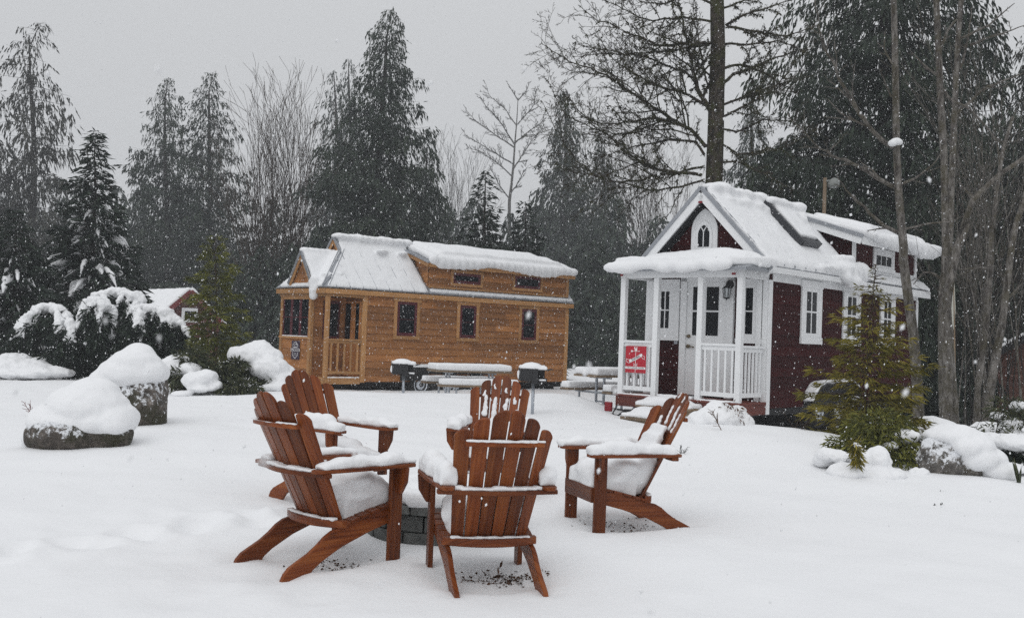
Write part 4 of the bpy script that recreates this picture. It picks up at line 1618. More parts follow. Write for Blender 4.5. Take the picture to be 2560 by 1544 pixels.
    sn = snow('snow_on_dormer', s, root, .05, 8, .03, 2.0, 3, .008, 12)
    s = MB()
    s.add(*_sheet([(e0 + .03, -.11), (2.0, -.11), (2.03, 1.16), (hx + .06, 1.16), (hx + .02, v1)], rf, .045))
    for i in range(12):
        u = hx + .12 + .2 * i
        s.ell((u, W / 2 - .02, ridge + .02), (.2, .24 + rg.uniform(-.03, .03), .11 + rg.uniform(-.02, .02)))
    for i in range(9):
        s.ell((.1 + rg.random() * 1.8, .7 + rg.random() * .35, rf(.9) + .03), (.16, .12, .05))
    snow('snow_on_roof', s, root, .035, 4, .012, 4, 5, .005, 14)
    s = MB()
    for sd in (-1, 1):
        p = [(e0 + .0, ga(sd) + (0 if sd < 0 else 0), gz_ + .02), (-.15, ga(sd), gz_ + .02), (-.15, W / 2, zg), (e0 + .0, W / 2, zg)]
        snow_sheet(s, p, .10)
    for i in range(6):
        s.ell((e0 + .1 + .17 * i, W / 2, zg + .02), (.16, .16, .09))
    s.add(*_hip_sheet(e0, v1, hx, W, rf))
    for i in range(8):
        s.ell((e0 + .3 + .1 * i, .38 + rg.uniform(-.1, .08), 2.74 + rg.uniform(-.05, .1)), (.16, .16, .1))
    for i in range(7):
        s.ell((e0 + .02 + rg.uniform(-.03, .03), .52 + rg.uniform(-.06, .06), 2.62 - .07 * i), (.12, .17 - .006 * i, .12))
    snow('snow_on_porch_roof', s, root, .035, 5, .02, 3.5, 7)
    for bs in ([((2.1, -.1, rf(-.1)), (L + .1, .02, rf(-.02) + .02))], [((-pd - .04, -.03, .09), (-.05, .04, .13))], [((1.2, -.10, .40), (2.12, -.03, .49)), ((2.1, -.10, .33), (4.3, -.03, .37))],
               [((-pd - .05, .92, 1.12), (-pd - .01, W - .12, 1.15))]):
        s = MB()
        for lo, hi in bs:
            s.box(lo, hi)
        snow('snow_on_ledge', s, root, .02, 3, .01, 6, 2)
    return root


def _hip_sheet(e0, v1, hx, W, rf):
    h = .05
    q = [(e0 + .02, .1, 2.44), (hx, v1, rf(v1)), (hx, W - v1, rf(v1)), (e0 + .02, W, 2.44)]
    vs = [(x, y, z - .03) for x, y, z in q] + [(x - h * .5, y, z + h) for x, y, z in q]
    return vs, [(3, 2, 1, 0), (4, 5, 6, 7)] + [(i, (i + 1) % 4, 4 + (i + 1) % 4, 4 + i) for i in range(4)]


LH = cedar_house()


def cedar_sign():
    root = thing('house_sign', 'dark purple sign with a pale hexagon outline on the cedar house porch panel', 'sign', to_world(LH, (-1.105, 1.53, .76)), LH.rotation_euler.z)
    w, h = .43, .50
    m = MB()
    m.box((-.012, -w / 2, -h / 2), (0, w / 2, h / 2))
    m.build('sign_board', M['sign_purple'], root, .002)
    g = MB()
    def line(pts, t=.012):
        for (a, z), (b, y) in zip(pts[:-1], pts[1:]):
            g.board((-.0135, -a, z), (-.0135, -b, y), .003, t, (0, 0, 1) if abs(b - a) > 1e-6 else (0, 1, 0))
    hx = .135
    line([(-hx, .055), (-hx, .14), (0, .225), (hx, .14), (hx, .055)])
    line([(-hx, -.055), (-hx, -.14), (0, -.225), (hx, -.14), (hx, -.055)])
    line([(-.09, .075), (.09, .075)], .022)
    line([(-.08, .12), (0, .165), (.08, .12)], .007)
    line([(-.09, -.125), (.09, -.125)], .008)
    line([(-.03, .11), (-.03, .135)], .008)
    line([(.03, .11), (.03, .135)], .008)
    line([(-.06, -.085), (.06, -.085)], .008)
    g.build('emblem', M['sign_white'], root)
    text_mesh('LINCOLN', .118, M['sign_white'], root, (-.0145, 0, 0), (0, -1, 0), (0, 0, 1))


cedar_sign()
# ---------------------------------------------------------------- picnic tables and barbecue grills
def picnic_table(label, x, y, z, rz, seed):
    L = 1.85
    root = thing('picnic_table', label, 'picnic table', (x, y, z), rz, 'picnic tables under thick snow')
    m = MB()
    for k in range(5):
        m.box((-L / 2, -.37 + k * .15, .70), (L / 2, -.37 + k * .15 + .14, .74))
    m.build('tabletop', M['grey_timber'], root, .004)
    for s in (-1, 1):
        m = MB()
        for k in range(2):
            m.box((-L / 2, s * .68 - .135 + k * .14, .395), (L / 2, s * .68 - .135 + k * .14 + .13, .435))
        b = m.build('bench', M['grey_timber'], root, .004)
        q = MB()
        q.box((-L / 2 + .01, s * .68 - .135, .43), (L / 2 - .01, s * .68 + .135, .575))
        snow('snow_cap', q, b, .025, 9, .012, 3, seed + s)
    q = MB()
    q.box((-L / 2 + .01, -.375, .73), (L / 2 - .01, .375, .89))
    snow('snow_cap', q, root, .028, 10, .014, 2.5, seed)
    m = MB()
    for e in (-.52, .52):
        for s in (-1, 1):
            m.tube([(e, s * .12, .69), (e, s * .12, .10), (e, s * .14, .02), (e, s * .24, -.03)], .028, 8)
            m.tube([(e, s * .68, .39), (e, s * .68, .08), (e, s * .71, .0), (e, s * .76, -.04)], .024, 8)
        m.tube([(e, -.80, .375), (e, .80, .375)], .022, 8)
        m.tube([(e, -.34, .685), (e, .34, .685)], .022, 8)
        m.tube([(e, -.12, .2), (e, .12, .2)], .018, 6)
    m.build('pipe_frame', M['galvanised'], root)


picnic_table('snow-covered picnic table with pipe legs in front of the brown cedar house', -.92, 23.6, -.17, .36, 4)
picnic_table('snow-covered picnic table with pipe legs just left of the red house porch', 2.28, 21.15, -.06, .6, 9)


def grill(label, x, y, z, rz, hbox, seed):
    root = thing('barbecue_grill', label, 'grill', (x, y, z), rz, 'black park grills on posts')
    root.scale = (.86, .86, .9)
    m = MB()
    m.tube([(0, 0, -.1), (0, 0, hbox - .02)], .032, 12)
    m.build('post', M['galvanised'], root, 0, True)
    m = MB()
    h = .22
    m.box((-.26, -.2, hbox), (.06, -.18, hbox + h))
    m.box((-.26, .18, hbox), (.24, .2, hbox + h))
    m.box((-.28, -.2, hbox), (-.26, .2, hbox + h))
    m.box((-.26, -.18, hbox - .015), (.24, .18, hbox))
    m.box((.22, -.18, hbox), (.24, .18, hbox + .05))
    m.box((-.05, -.215, hbox - .05), (.06, -.2, hbox + h - .02))
    m.build('firebox', M['black_steel'], root, .004)
    m = MB()
    for k in range(9):
        m.tube([(-.25, -.17 + k * .042, hbox + h - .02), (.27, -.17 + k * .042, hbox + h - .02)], .008, 5)
    m.tube([(.27, -.17, hbox + h - .02), (.27, .17, hbox + h - .02)], .008, 5)
    m.tube([(.27, -.1, hbox + h - .02), (.36, -.1, hbox + h)], .008, 5)
    m.tube([(.27, .1, hbox + h - .02), (.36, .1, hbox + h)], .008, 5)
    m.build('grate', M['black_steel'], root)
    s = MB()
    s.box((-.275, -.195, hbox + h - .02), (.245, .195, hbox + h + .055))
    s.ell((-.04, 0, hbox + h + .05), (.21, .17, .065))
    snow('snow_cap', s, root, .018, 10, .012, 6, seed)
    s = MB()
    s.box((.08, -.17, hbox - .0), (.235, .0, hbox + .035))
    snow('snow_on_side', s, root, .015, 4, .01, 8, seed)
    s = MB()
    s.ell((-.30, -.05, hbox + .10), (.025, .08, .09))
    snow('snow_on_side', s, root, .015, 4, .01, 8, seed)


grill('black grill on a bare steel post, near end of the cedar house', .40, 17.0, .14, .1, .60, 3)
grill('black grill on a steel post before the wheels of the cedar house', -2.10, 20.4, .12, .25, .50, 8)


# ---------------------------------------------------------------- boulders
def boulder(label, base, rocks, caps, mat, seed, vox=.03, amp=.05, size=1.0):
    root = thing('boulder', label, 'boulder', base)
    root.scale = (size, size, size)
    m = MB()
    for c, r in rocks:
        m.ell(c, r, Matrix.Rotation(seed, 3, 'Z'), 3)
    o = link('stone', blob_mesh('stone', m, vox, 2, amp, 2.6, seed, .022, 9), M[mat], root)
    m = MB()
    for c, r in caps:
        m.ell(c, r, None, 3)
    snow('snow_cap', m, root, vox * .7, 9, .032, 3.0, seed, .010, 11)


P = at(318, 1060, 13.3)
boulder('tall dark mossy boulder with a high white snow cap, behind the lower boulder', (P[0], P[1], h1(P[0], P[1])),
        [((.12, 0, .2), (.40, .42, .55)), ((.17, .05, .42), (.32, .36, .38)), ((-.15, .1, .2), (.38, .4, .4))],
        [((.02, .02, .64), (.43, .44, .26)), ((.06, .0, .77), (.34, .37, .22)), ((-.22, .02, .50), (.30, .40, .24)), ((-.36, .05, .28), (.20, .38, .24)),
         ((.28, .02, .66), (.22, .34, .18)), ((.1, .02, .86), (.22, .25, .17))], 'rock', 3)
DIPS.append((P[0], P[1], .02, .6))
P = at(208, 1108, 10.95)
boulder('low broad boulder almost buried under a smooth snow dome, left of the chairs', (P[0], P[1], h1(P[0], P[1])),
        [((-.12, -.1, .08), (.48, .40, .26)), ((.30, -.02, .09), (.26, .3, .22)), ((.05, .1, .2), (.4, .35, .3))],
        [((.02, .02, .40), (.46, .44, .30)), ((.06, .05, .56), (.32, .34, .20)), ((-.30, .02, .24), (.34, .42, .24)), ((.34, .02, .27), (.26, .36, .20)),
         ((.12, -.24, .25), (.34, .16, .13)), ((-.14, -.27, .25), (.3, .16, .12)), ((-.30, -.2, .12), (.16, .2, .12)), ((.34, -.16, .22), (.22, .2, .12)), ((-.48, .05, .06), (.2, .35, .2))], 'rock', 7, size=.93)
P = at(2385, 1200, 10.6)
boulder('grey boulder with a snow-dusted face and white cap, front right of the sapling', (P[0], P[1], h1(P[0], P[1])),
        [((-.13, 0, .12), (.29, .34, .32)), ((.14, .05, .08), (.32, .34, .24)), ((-.2, -.02, .27), (.17, .26, .17))],
        [((.0, .06, .42), (.34, .34, .15)), ((.20, .0, .33), (.28, .36, .18)), ((.38, .0, .16), (.24, .30, .18)), ((-.18, .08, .42), (.18, .28, .10)),
         ((.22, -.22, .18), (.24, .17, .15)), ((.46, -.15, .03), (.24, .2, .13)), ((.06, -.2, .32), (.2, .2, .12))], 'rock_snowy', 5, .025, size=.84)
P = at(2330, 1060, 13.2)
boulder('round boulder wholly capped with snow beside the alder trunk', (P[0], P[1], h1(P[0], P[1]) + .02),
        [((0, 0, .05), (.36, .34, .26))],
        [((0, .0, .2), (.36, .34, .2)), ((.12, -.1, .16), (.26, .24, .16)), ((-.16, .05, .14), (.26, .26, .14))], 'rock', 9)


# ---------------------------------------------------------------- lamp pole, far buildings, feather flag
def lamp_pole():
    P = at(2062, 470, 25.0)
    root = thing('lamp_pole', 'wooden pole with a round floodlight behind the red house roof', 'lamp pole', (P[0], P[1], -.2))
    top = P[2] + .25
    m = MB()
    m.tube([(0, 0, -.1), (0, 0, top + .2)], .045, 10)
    m.build('pole', M['grey_timber'], root, 0, True)
    m = MB()
    m.tube([(.08, -.12, top + .02), (.12, -.08, top + .03), (.2, -.02, top + .06), (.25, .02, top + .08)], [.02, .09, .13, .14], 16)
    m.tube([(0, 0, top + .12), (.1, -.06, top + .12)], .03, 8)
    m.build('floodlight', M['dull_grey'], root, 0, True)


lamp_pole()


def far_house(name, label, loc, rz, W, L, HT, rise, wall, trim, win=None, snow_h=.12, over=.2, porch=False):
    """Gabled building; its front gable is in the local x = 0 plane facing -x."""
    root = thing(name, label, 'house', loc, rz)
    k = rise / (W / 2)
    m = MB()
    gab = lambda z: [(min(max(0, (z - HT) / k), W / 2), max(W - (z - HT) / k, W / 2))]
    siding(m, (0, 0, 0), (0, 1, 0), (-1, 0, 0), -.3, HT, lambda z: [(0, W)], .16)
    siding(m, (0, 0, 0), (0, 1, 0), (-1, 0, 0), HT, HT + rise - .02, gab, .16)
    siding(m, (0, 0, 0), (1, 0, 0), (0, -1, 0), -.3, HT, lambda z: [(0, L)], .16)
    siding(m, (0, W, 0), (1, 0, 0), (0, 1, 0), -.3, HT, lambda z: [(0, L)], .16)
    siding(m, (L, 0, 0), (0, 1, 0), (1, 0, 0), -.3, HT, lambda z: [(0, W)], .16)
    m.build('wall', M[wall], root)
    r = MB()
    for s, y0 in ((1, -over), (-1, W + over)):
        slab(r, [(-over, y0, HT - k * over + .1), (L + over, y0, HT - k * over + .1), (L + over, W / 2 - s * .002, HT + rise + .1), (-over, W / 2 - s * .002, HT + rise + .1)], .05)
    ro = r.build('roof', M['roof_metal'], root)
    r = MB()
    for s, y0 in ((1, -over), (-1, W + over)):
        r.board((-over - .02, y0, HT - k * over + .02), (-over - .02, W / 2, HT + rise + .02), .04, .17, (0, -s, 1))
    r.build('bargeboard', M[trim], ro)
    s = MB()
    for y0 in (-over, W + over):
        snow_sheet(s, [(-over - .02, y0, HT - k * over + .1), (L + over, y0, HT - k * over + .1), (L + over, W / 2, HT + rise + .1), (-over - .02, W / 2, HT + rise + .1)], snow_h)
    snow('snow_on_roof', s, ro, .06, 3, .03, 2, 3)
    if win:
        window(root, (-.004, 0, 0), (0, -1, 0), (-1, 0, 0), -win[1], -win[0], win[2], win[3], M['white_paint'], M['white_paint'], .09, .03, (), ())
    return root


P = at(473, 721, 38.0)
sh = far_house('tiny_house', 'small reddish house with a white square window, far left behind the snowy spruce', (P[0] + 1.2 * math.cos(.64), P[1] + 1.2 * math.sin(.64), -.25), 0.64 + math.pi / 2, 2.4, 5.5,
               P[2] + .25 - 1.15 - .1, 1.12, 'shed_red', 'shed_trim', (.85, 1.45, P[2] + .25 - 1.25, P[2] + .25 - .72))
P = at(2474, 884, 27.0)
far_house('tiny_house', 'brown cabin with snow-edged roof cut off at the right border', (P[0] + 4.2 * .867, P[1] - 4.2 * .498, -.1), 1.05, 4.0, 6.0, P[2] + .1, 1.28, 'cabin_siding', 'dark_frame', None, .08, .25)


def feather_flag():
    P = at(2394, 690, 15.6)
    z0 = h1(P[0], P[1])
    root = thing('feather_flag', 'tall pale feather flag on a thin pole between the right alder trunks', 'flag', (P[0], P[1], z0))
    m = MB()
    top = at(2378, 640, 15.6)[2] - z0
    m.tube([(0.02, 0, -.1), (.0, 0, 1.2), (-.03, 0, 2.0), (-.08, 0, top)], [.016, .014, .011, .007], 8)
    m.build('pole', M['grey_timber'], root)
    m = MB()
    poly = [(-.085, top), (-.12, top - .12), (-.125, top - .5), (-.10, top - .9), (-.03, top - 1.15), (-.02, top - .8), (-.045, top - .4)]
    m.prism(poly, (0, -.004, 0), (1, 0, 0), (0, 0, 1), (0, .008, 0))
    m.build('flag_cloth', M['pale_cloth'], root)


feather_flag()
# ---------------------------------------------------------------- trees
def tubes(polys, sides=4):
    """Many tapered tubes (list of (points, radii)) as vertex and face arrays."""
    V, F, b = [], [], 0
    ang = np.arange(sides) * 2 * math.pi / sides
    ca, sa = np.cos(ang), np.sin(ang)
    for pts, rad in polys:
        p = np.asarray(pts, float)
        n = len(p)
        d = np.empty_like(p)
        d[1:-1] = p[2:] - p[:-2]
        d[0], d[-1] = p[1] - p[0], p[-1] - p[-2]
        d /= np.linalg.norm(d, axis=1)[:, None] + 1e-9
        ref = np.array([0.31, 0.87, 0.38]) if abs(d[0][2]) > .8 else np.array([.1, .1, 1.0])
        u = np.cross(d, ref)
        u /= np.linalg.norm(u, axis=1)[:, None] + 1e-9
        w = np.cross(d, u)
        r = np.asarray(rad, float)[:, None, None]
        ring = p[:, None, :] + r * (u[:, None, :] * ca[None, :, None] + w[:, None, :] * sa[None, :, None])
        V.append(ring.reshape(-1, 3))
        i = np.arange(n - 1)[:, None] * sides + b
        k = np.arange(sides)[None, :]
        k2 = (k + 1) % sides
        F.append(np.stack([i + k, i + k2, i + sides + k2, i + sides + k], -1).reshape(-1, 4))
        b += n * sides
    return np.concatenate(V), np.concatenate(F)


def sprays_mesh(base, dirs, length, width, rng_, tone, name, mat):
    """Diamond-shaped leaf sprays: one quad each, hanging from `base` along `dirs`."""
    n = len(base)
    dirs = dirs / (np.linalg.norm(dirs, axis=1)[:, None] + 1e-9)
    r = rng_.normal(size=(n, 3))
    s = np.cross(dirs, r)
    s /= np.linalg.norm(s, axis=1)[:, None] + 1e-9
    up = np.cross(s, dirs)
    m = base + dirs * (length * .45)[:, None] + up * (length * rng_.uniform(-.08, .08, n))[:, None]
    t = base + dirs * length[:, None]
    t[:, 2] -= length * .06
    V = np.stack([base, m + s * width[:, None], t, m - s * width[:, None]], 1).reshape(-1, 3)
    F = np.arange(n * 4).reshape(n, 4)
    return fast_mesh(name, V, F, tone, mat)


def conifer(name, label, loc, Ht, Rad, seed, nb=150, per_m=9, slen=.42, sw=.05, style='cedar', lean=(0, 0), start=.03, power=.9, droop=.35, leaf='cedar_leaf',
            bark='dark_bark', fan=3, ragged=.35, group=None, topbend=0.0, bulge=0.0, cat='tree', mesh_only=False, tr=.022, loads=None, gap=0.0, thin=0.0):
    rg = np.random.RandomState(seed)
    nb = int(nb)
    tt = start + (1 - start) * (np.arange(nb) + rg.rand(nb)) / nb
    tt = np.sort(np.clip(tt, 0, .985))
    az = np.arange(nb) * 2.39996 + rg.uniform(-.5, .5, nb)

    def axis(t):
        t = np.asarray(t, float)
        wob = .012 * Ht * np.sin(t * 9 + seed)
        x = lean[0] * t ** 2 + wob * t * .4 + topbend * np.clip((t - .88) / .12, 0, 1) ** 2
        y = lean[1] * t ** 2 + .4 * wob * t
        return np.stack([x, y, t * Ht], -1)
    prof = (1 - tt) ** power + bulge * np.sin(np.pi * tt)
    L = Rad * prof * rg.uniform(1 - ragged, 1 + ragged, nb) + .012 * Ht * (.4 + rg.rand(nb))
    if gap:
        L *= np.where(rg.rand(nb) < gap, .45, 1)
    o = axis(tt)
    outd = np.stack([np.cos(az), np.sin(az), 0 * az], -1)
    lat = np.stack([-np.sin(az), np.cos(az), 0 * az], -1)
    rise = rg.uniform(.0, .3, nb) if style != 'spruce' else rg.uniform(-.05, .15, nb)
    dr = droop * rg.uniform(.6, 1.4, nb)
    tip = rg.uniform(.05, .3, nb) if style == 'cedar' else rg.uniform(0, .1, nb)

    def bpt(i, s):
        z = L[i] * (rise[i] * s - dr[i] * 1.4 * s ** 2 + tip[i] * s ** 4)
        return o[i] + outd[i] * (L[i] * s)[:, None] + np.array([0, 0, 1]) * z[:, None]
    cnt = np.maximum(3, (L * per_m).astype(int))
    idx = np.repeat(np.arange(nb), cnt)
    if thin:
        idx = idx[rg.rand(len(idx)) > thin * tt[idx] ** .7]
    n = len(idx)
    s = rg.uniform(.08, 1.0, n) ** .8
    base = bpt(idx, s)
    side = rg.uniform(-1, 1, n)
    base = base + lat[idx] * (side * L[idx] * .20 * (1.05 - .5 * s))[:, None]
    base = base - np.array([0, 0, 1]) * (np.abs(side) * L[idx] * .05)[:, None]
    idf = np.repeat(np.arange(n), fan)
    m = len(idf)
    jit = rg.normal(size=(m, 3))
    vert = np.repeat(rg.uniform(.7, 1.5, n), fan)
    shared = np.repeat(rg.normal(size=(n, 3)), fan, axis=0)
    if style == 'cedar':
        d = outd[idx][idf] * .34 + lat[idx][idf] * (side[idf] * .35)[:, None] + np.array([0, 0, -1]) * vert[:, None] + jit * .16 + shared * .20
    elif style == 'spruce':
        d = outd[idx][idf] * .8 + lat[idx][idf] * (np.sign(side[idf]) * rg.uniform(.2, 1.0, m))[:, None] + np.array([0, 0, -1]) * rg.uniform(.0, .5, m)[:, None] + jit * .22
    else:       # hemlock: light arching sprays
        d = outd[idx][idf] * .9 + lat[idx][idf] * (side[idf] * 1.0)[:, None] + np.array([0, 0, -1]) * rg.uniform(-.1, .55, m)[:, None] + jit * .3
    szf = (.55 + .45 * np.clip(L[idx][idf] / (Rad * .6 + 1e-6), 0, 1.3))
    ln = slen * rg.uniform(.55, 1.3, m) * szf
    wd = sw * rg.uniform(.6, 1.35, m) * szf
    btone = rg.rand(nb)
    tone = np.clip(.55 * rg.rand(m) + .45 * btone[idx][idf], 0, 1)
    dn = d / (np.linalg.norm(d, axis=1)[:, None] + 1e-9)
    stp = np.tile(np.arange(fan), n)
    b2 = base[idf] + rg.normal(size=(m, 3)) * slen * (.05 if style == 'cedar' else .12)
    if style == 'cedar':            # fronds hang as tassels, spray below spray
        b2 = b2 + dn * (ln * .45 * stp)[:, None]
    me = sprays_mesh(b2, d, ln, wd, rg, tone, 'crown', M[leaf])
    tz = np.linspace(0, .985, 14)
    ap = axis(tz)
    polys = [(ap, np.maximum(tr * Ht * (1 - tz) ** .8, .006))]
    for i in range(0, nb):
        ss = np.linspace(0, .92, 5)
        polys.append((bpt(np.full(5, i), ss), np.linspace(.006 + .007 * L[i], .003, 5)))
    V, F = tubes(polys, 4)
    if mesh_only:
        return me, (V, F), (o, outd, L, bpt)
    root = thing(name, label, cat, loc, 0, group)
    link('crown', me, None, root)
    link('trunk', fast_mesh('trunk', V, F, None, M[bark]), None, root, True)
    if loads:
        sb = MB()
        polys = []
        for i in range(nb):
            if not (loads[0] < tt[i] < loads[1]) or rg.rand() > loads[2]:
                continue
            k = 9
            s0 = rg.uniform(.25, .5)
            ss = np.linspace(s0, min(1.0, s0 + rg.uniform(.3, .6)), k)
            p = bpt(np.full(k, i), ss)
            rr = loads[3] * (.35 + .65 * rg.rand()) * np.clip(L[i] / Rad * 1.6, .3, 1.2) * np.sin(np.linspace(.25, math.pi - .15, k)) * rg.uniform(.7, 1.3, k)
            p[:, 2] += rr * .5
            polys.append((p, np.maximum(rr, .01)))
        if polys:
            polys.sort(key=lambda q: -float(q[1].max()))
            for q in polys[:95]:
                V, F = tubes([q], 8)
                link('snow_load', fast_mesh('snow_load', V, F, None, M['snow']), None, root, True)
            if polys[95:]:
                V, F = tubes(polys[95:], 8)
                tag(link('snow_load', fast_mesh('snow_load', V, F, None, M['snow']), None, root, True), kind='stuff')
    return root


def px_conifer(label, px_top, py_top, px_base, dep, rad_px, seed, name='cedar_tree', zb=None, k=1.0, **kw):
    """A conifer whose tip and foot are given on the photo at its own distance (k: how much farther and larger it stands)."""
    dep *= k
    for q in ('slen', 'sw', 'topbend'):
        if q in kw:
            kw[q] *= k
    kw['per_m'] /= k
    top = at(px_top, py_top, dep)
    foot = at(px_base, 850, dep)
    zb = -.25 if zb is None else zb
    Ht = top[2] - zb
    kw.setdefault('lean', (top[0] - foot[0] - kw.get('topbend', 0), 0))
    return conifer(name, label, (foot[0], foot[1], zb), Ht, rad_px * dep / FPX, seed, **kw)


CED = dict(group='conifers of the wood')
px_conifer('tall sparse cedar with drooping fronds and a bent tip, at the far left', 112, 48, 72, 40, 185, 3, k=1.7, nb=150, per_m=10, slen=.26, sw=.032, power=.62, droop=.24, leaf='brown_cedar_leaf',
           topbend=.6, fan=4, start=.2, ragged=.45, gap=.35)
px_conifer('drooping cedar cut off by the left border', -60, 150, -70, 42, 210, 4, k=1.6, nb=110, per_m=7, slen=.36, sw=.042, power=.6, droop=.3, leaf='brown_cedar_leaf', start=.2, fan=4)
px_conifer('grey green cedar with a ragged tip, left of its twin', 420, 186, 412, 46, 165, 5, k=1.65, nb=190, per_m=16, slen=.19, sw=.030, fan=4, power=.72, droop=.2, topbend=.25, start=.12, ragged=.45)
px_conifer('grey green cedar with a curled tip, right of its twin', 532, 172, 522, 48, 160, 6, k=1.65, nb=190, per_m=16, slen=.19, sw=.030, fan=4, power=.70, droop=.2, topbend=.35, start=.12, ragged=.45)
px_conifer('tallest dark cedar of the wood, leaning tip, behind the cedar house', 985, 14, 925, 46, 230, 7, k=1.15, nb=310, per_m=15, slen=.26, sw=.036, power=.78, droop=.26, topbend=.3, start=.05, fan=4, ragged=.38)
px_conifer('pale hazy cedar just left of the tallest one', 838, 168, 830, 66, 150, 8, k=1.7, nb=130, per_m=7, slen=.4, sw=.05, fan=4, power=.8, droop=.3, start=.1)
px_conifer('pale hazy slim cedar close behind the tallest one', 874, 138, 868, 70, 130, 9, k=1.7, nb=120, per_m=7, slen=.4, sw=.05, fan=4, power=.85, droop=.3, start=.1)
px_conifer('shorter dark cedar at the right flank of the tallest one', 1068, 355, 1060, 48, 110, 10, k=1.3, nb=150, per_m=10, slen=.32, sw=.045, fan=4, power=.7, droop=.3, start=.05)
px_conifer('small dark green spruce over the middle of the cedar house roof', 1212, 424, 1208, 37, 125, 11, name='spruce_tree', nb=150, per_m=11, slen=.34, sw=.045, style='spruce', power=.85, droop=.2, leaf='spruce_leaf', start=.04)
px_conifer('low dark spruce right of the small green one', 1312, 500, 1310, 39, 135, 12, name='spruce_tree', nb=130, per_m=10, slen=.36, sw=.048, style='spruce', power=.8, droop=.2, leaf='spruce_leaf', start=.04)
px_conifer('hazy pointed cedar between the pale bare tree and the mossy one', 1410, 218, 1408, 60, 165, 13, k=1.75, nb=230, per_m=9, slen=.38, sw=.055, power=.95, droop=.25, start=.06, fan=4)
px_conifer('hazy cedar half hidden behind the lower boughs of the mossy tree', 1502, 330, 1510, 62, 150, 14, k=1.75, nb=180, per_m=8, slen=.38, sw=.055, fan=4, power=.85, droop=.3, start=.06)
px_conifer('hazy spruce right of the mossy trunk', 1880, 215, 1872, 56, 170, 15, k=1.7, nb=200, per_m=8, slen=.38, sw=.05, fan=4, power=.9, droop=.25, start=.06)
px_conifer('huge dark cedar behind the red house, its top out of the picture', 2215, -420, 2200, 34, 400, 16, nb=360, per_m=11, slen=.27, sw=.036, power=.55, droop=.28, start=.05, fan=5, ragged=.3, leaf='cedar_leaf')
px_conifer('dark cedar leaning in from the right border', 2600, 20, 2570, 36, 240, 17, nb=200, per_m=9, slen=.3, sw=.038, fan=4, power=.75, droop=.3, start=.1, leaf='brown_cedar_leaf')
px_conifer('dark shaggy cedar filling the gap right of the red house', 2415, 250, 2400, 38, 230, 18, k=1.1, nb=220, per_m=10, slen=.30, sw=.04, fan=4, power=.7, droop=.3, start=.02)
px_conifer('dark low cedar behind the red house rear corner', 2300, 480, 2300, 27, 150, 19, nb=150, per_m=12, slen=.27, sw=.036, fan=4, power=.55, droop=.3, start=.02)
px_conifer('dark spruce with drooping snowy boughs, large at the left', 245, 325, 228, 29, 205, 20, name='spruce_tree', nb=260, per_m=10, slen=.40, sw=.042, style='spruce', power=1.0, droop=.42, leaf='spruce_leaf', start=.03,
           topbend=.12, fan=3, loads=(.08, .70, .85, .13))
px_conifer('dark spruce with a few snow lumps at the left border', 40, 520, 30, 27, 170, 21, name='spruce_tree', nb=150, per_m=11, slen=.40, sw=.045, style='spruce', power=.8, droop=.45, leaf='spruce_leaf', start=.03,
           loads=(.05, .75, .6, .12))


def forest():
    """The far wood as one mass behind the trees that can be told apart."""
    V, F, T, b = [], [], [], 0
    rg = np.random.RandomState(77)
    protos = []
    for k in range(5):
        me, _, _ = conifer('', '', None, 10.0, 2.6, 200 + k, nb=120, per_m=5.5, slen=.75, sw=.11, power=.75, droop=.3, fan=2, start=.0, mesh_only=True)
        co = np.empty(len(me.vertices) * 3, dtype=np.float32)
        me.vertices.foreach_get('co', co)
        tn = np.empty(len(me.polygons), dtype=np.float32)
        me.attributes['tone'].data.foreach_get('value', tn)
        protos.append((co.reshape(-1, 3), tn))
        bpy.data.meshes.remove(me)
    spots = []
    for px in np.arange(-260, 2900, 62):
        spots.append((px + rg.uniform(-25, 25), rg.uniform(85, 135), rg.uniform(430, 610)))
    for px in np.arange(-200, 2800, 80):
        spots.append((px + rg.uniform(-30, 30), rg.uniform(52, 75), rg.uniform(590, 730)))
    for px in np.arange(600, 1000, 60):
        spots.append((px + rg.uniform(-30, 30), rg.uniform(46, 54), rg.uniform(560, 700)))
    for px in np.arange(1900, 2750, 55):
        spots.append((px + rg.uniform(-20, 20), rg.uniform(36, 44), rg.uniform(330, 600)))
    for px, dep, py in spots:
        top = at(px, py, dep)
        co, tn = protos[rg.randint(5)]
        sc = (top[2] + .3) / 10.0
        a = rg.uniform(0, 6.28)
        c, s = math.cos(a), math.sin(a)
        wide = sc * rg.uniform(.9, 1.5) if sc > .5 else sc * 1.8
        p = np.stack([(co[:, 0] * c - co[:, 1] * s) * wide, (co[:, 0] * s + co[:, 1] * c) * wide, co[:, 2] * sc], -1) + np.array([top[0], top[1], -.3])
        V.append(p)
        F.append(np.arange(b, b + len(p)).reshape(-1, 4))
        T.append(tn)
        b += len(p)
    o = link('forest', fast_mesh('forest', np.concatenate(V), np.concatenate(F), np.concatenate(T), M['cedar_leaf']), None)
    tag(o, 'dark conifer wood closing the clearing behind both houses', 'forest', None, 'stuff')


forest()


# ---- bare trees
def grow(polys, p, d, L, r, lvl, rg, spread, kids, wander=.18, lift=.0, minr=.004, nseg=6, start=.2, taper=.25, ratio=.5):
    pts = [np.array(p, float)]
    d = np.array(d, float)
    d /= np.linalg.norm(d)
    dd = [d]
    for k in range(nseg):
        d = d + rg.normal(size=3) * wander + np.array([0, 0, lift])
        d /= np.linalg.norm(d)
        pts.append(pts[-1] + d * L / nseg)
        dd.append(d)
    rad = np.linspace(r, max(r * taper, minr), nseg + 1)
    polys.append((np.array(pts), rad))
    if lvl > 0:
        sprout(polys, pts, rad, L, lvl, rg, spread, kids, wander, lift, minr, start, ratio)


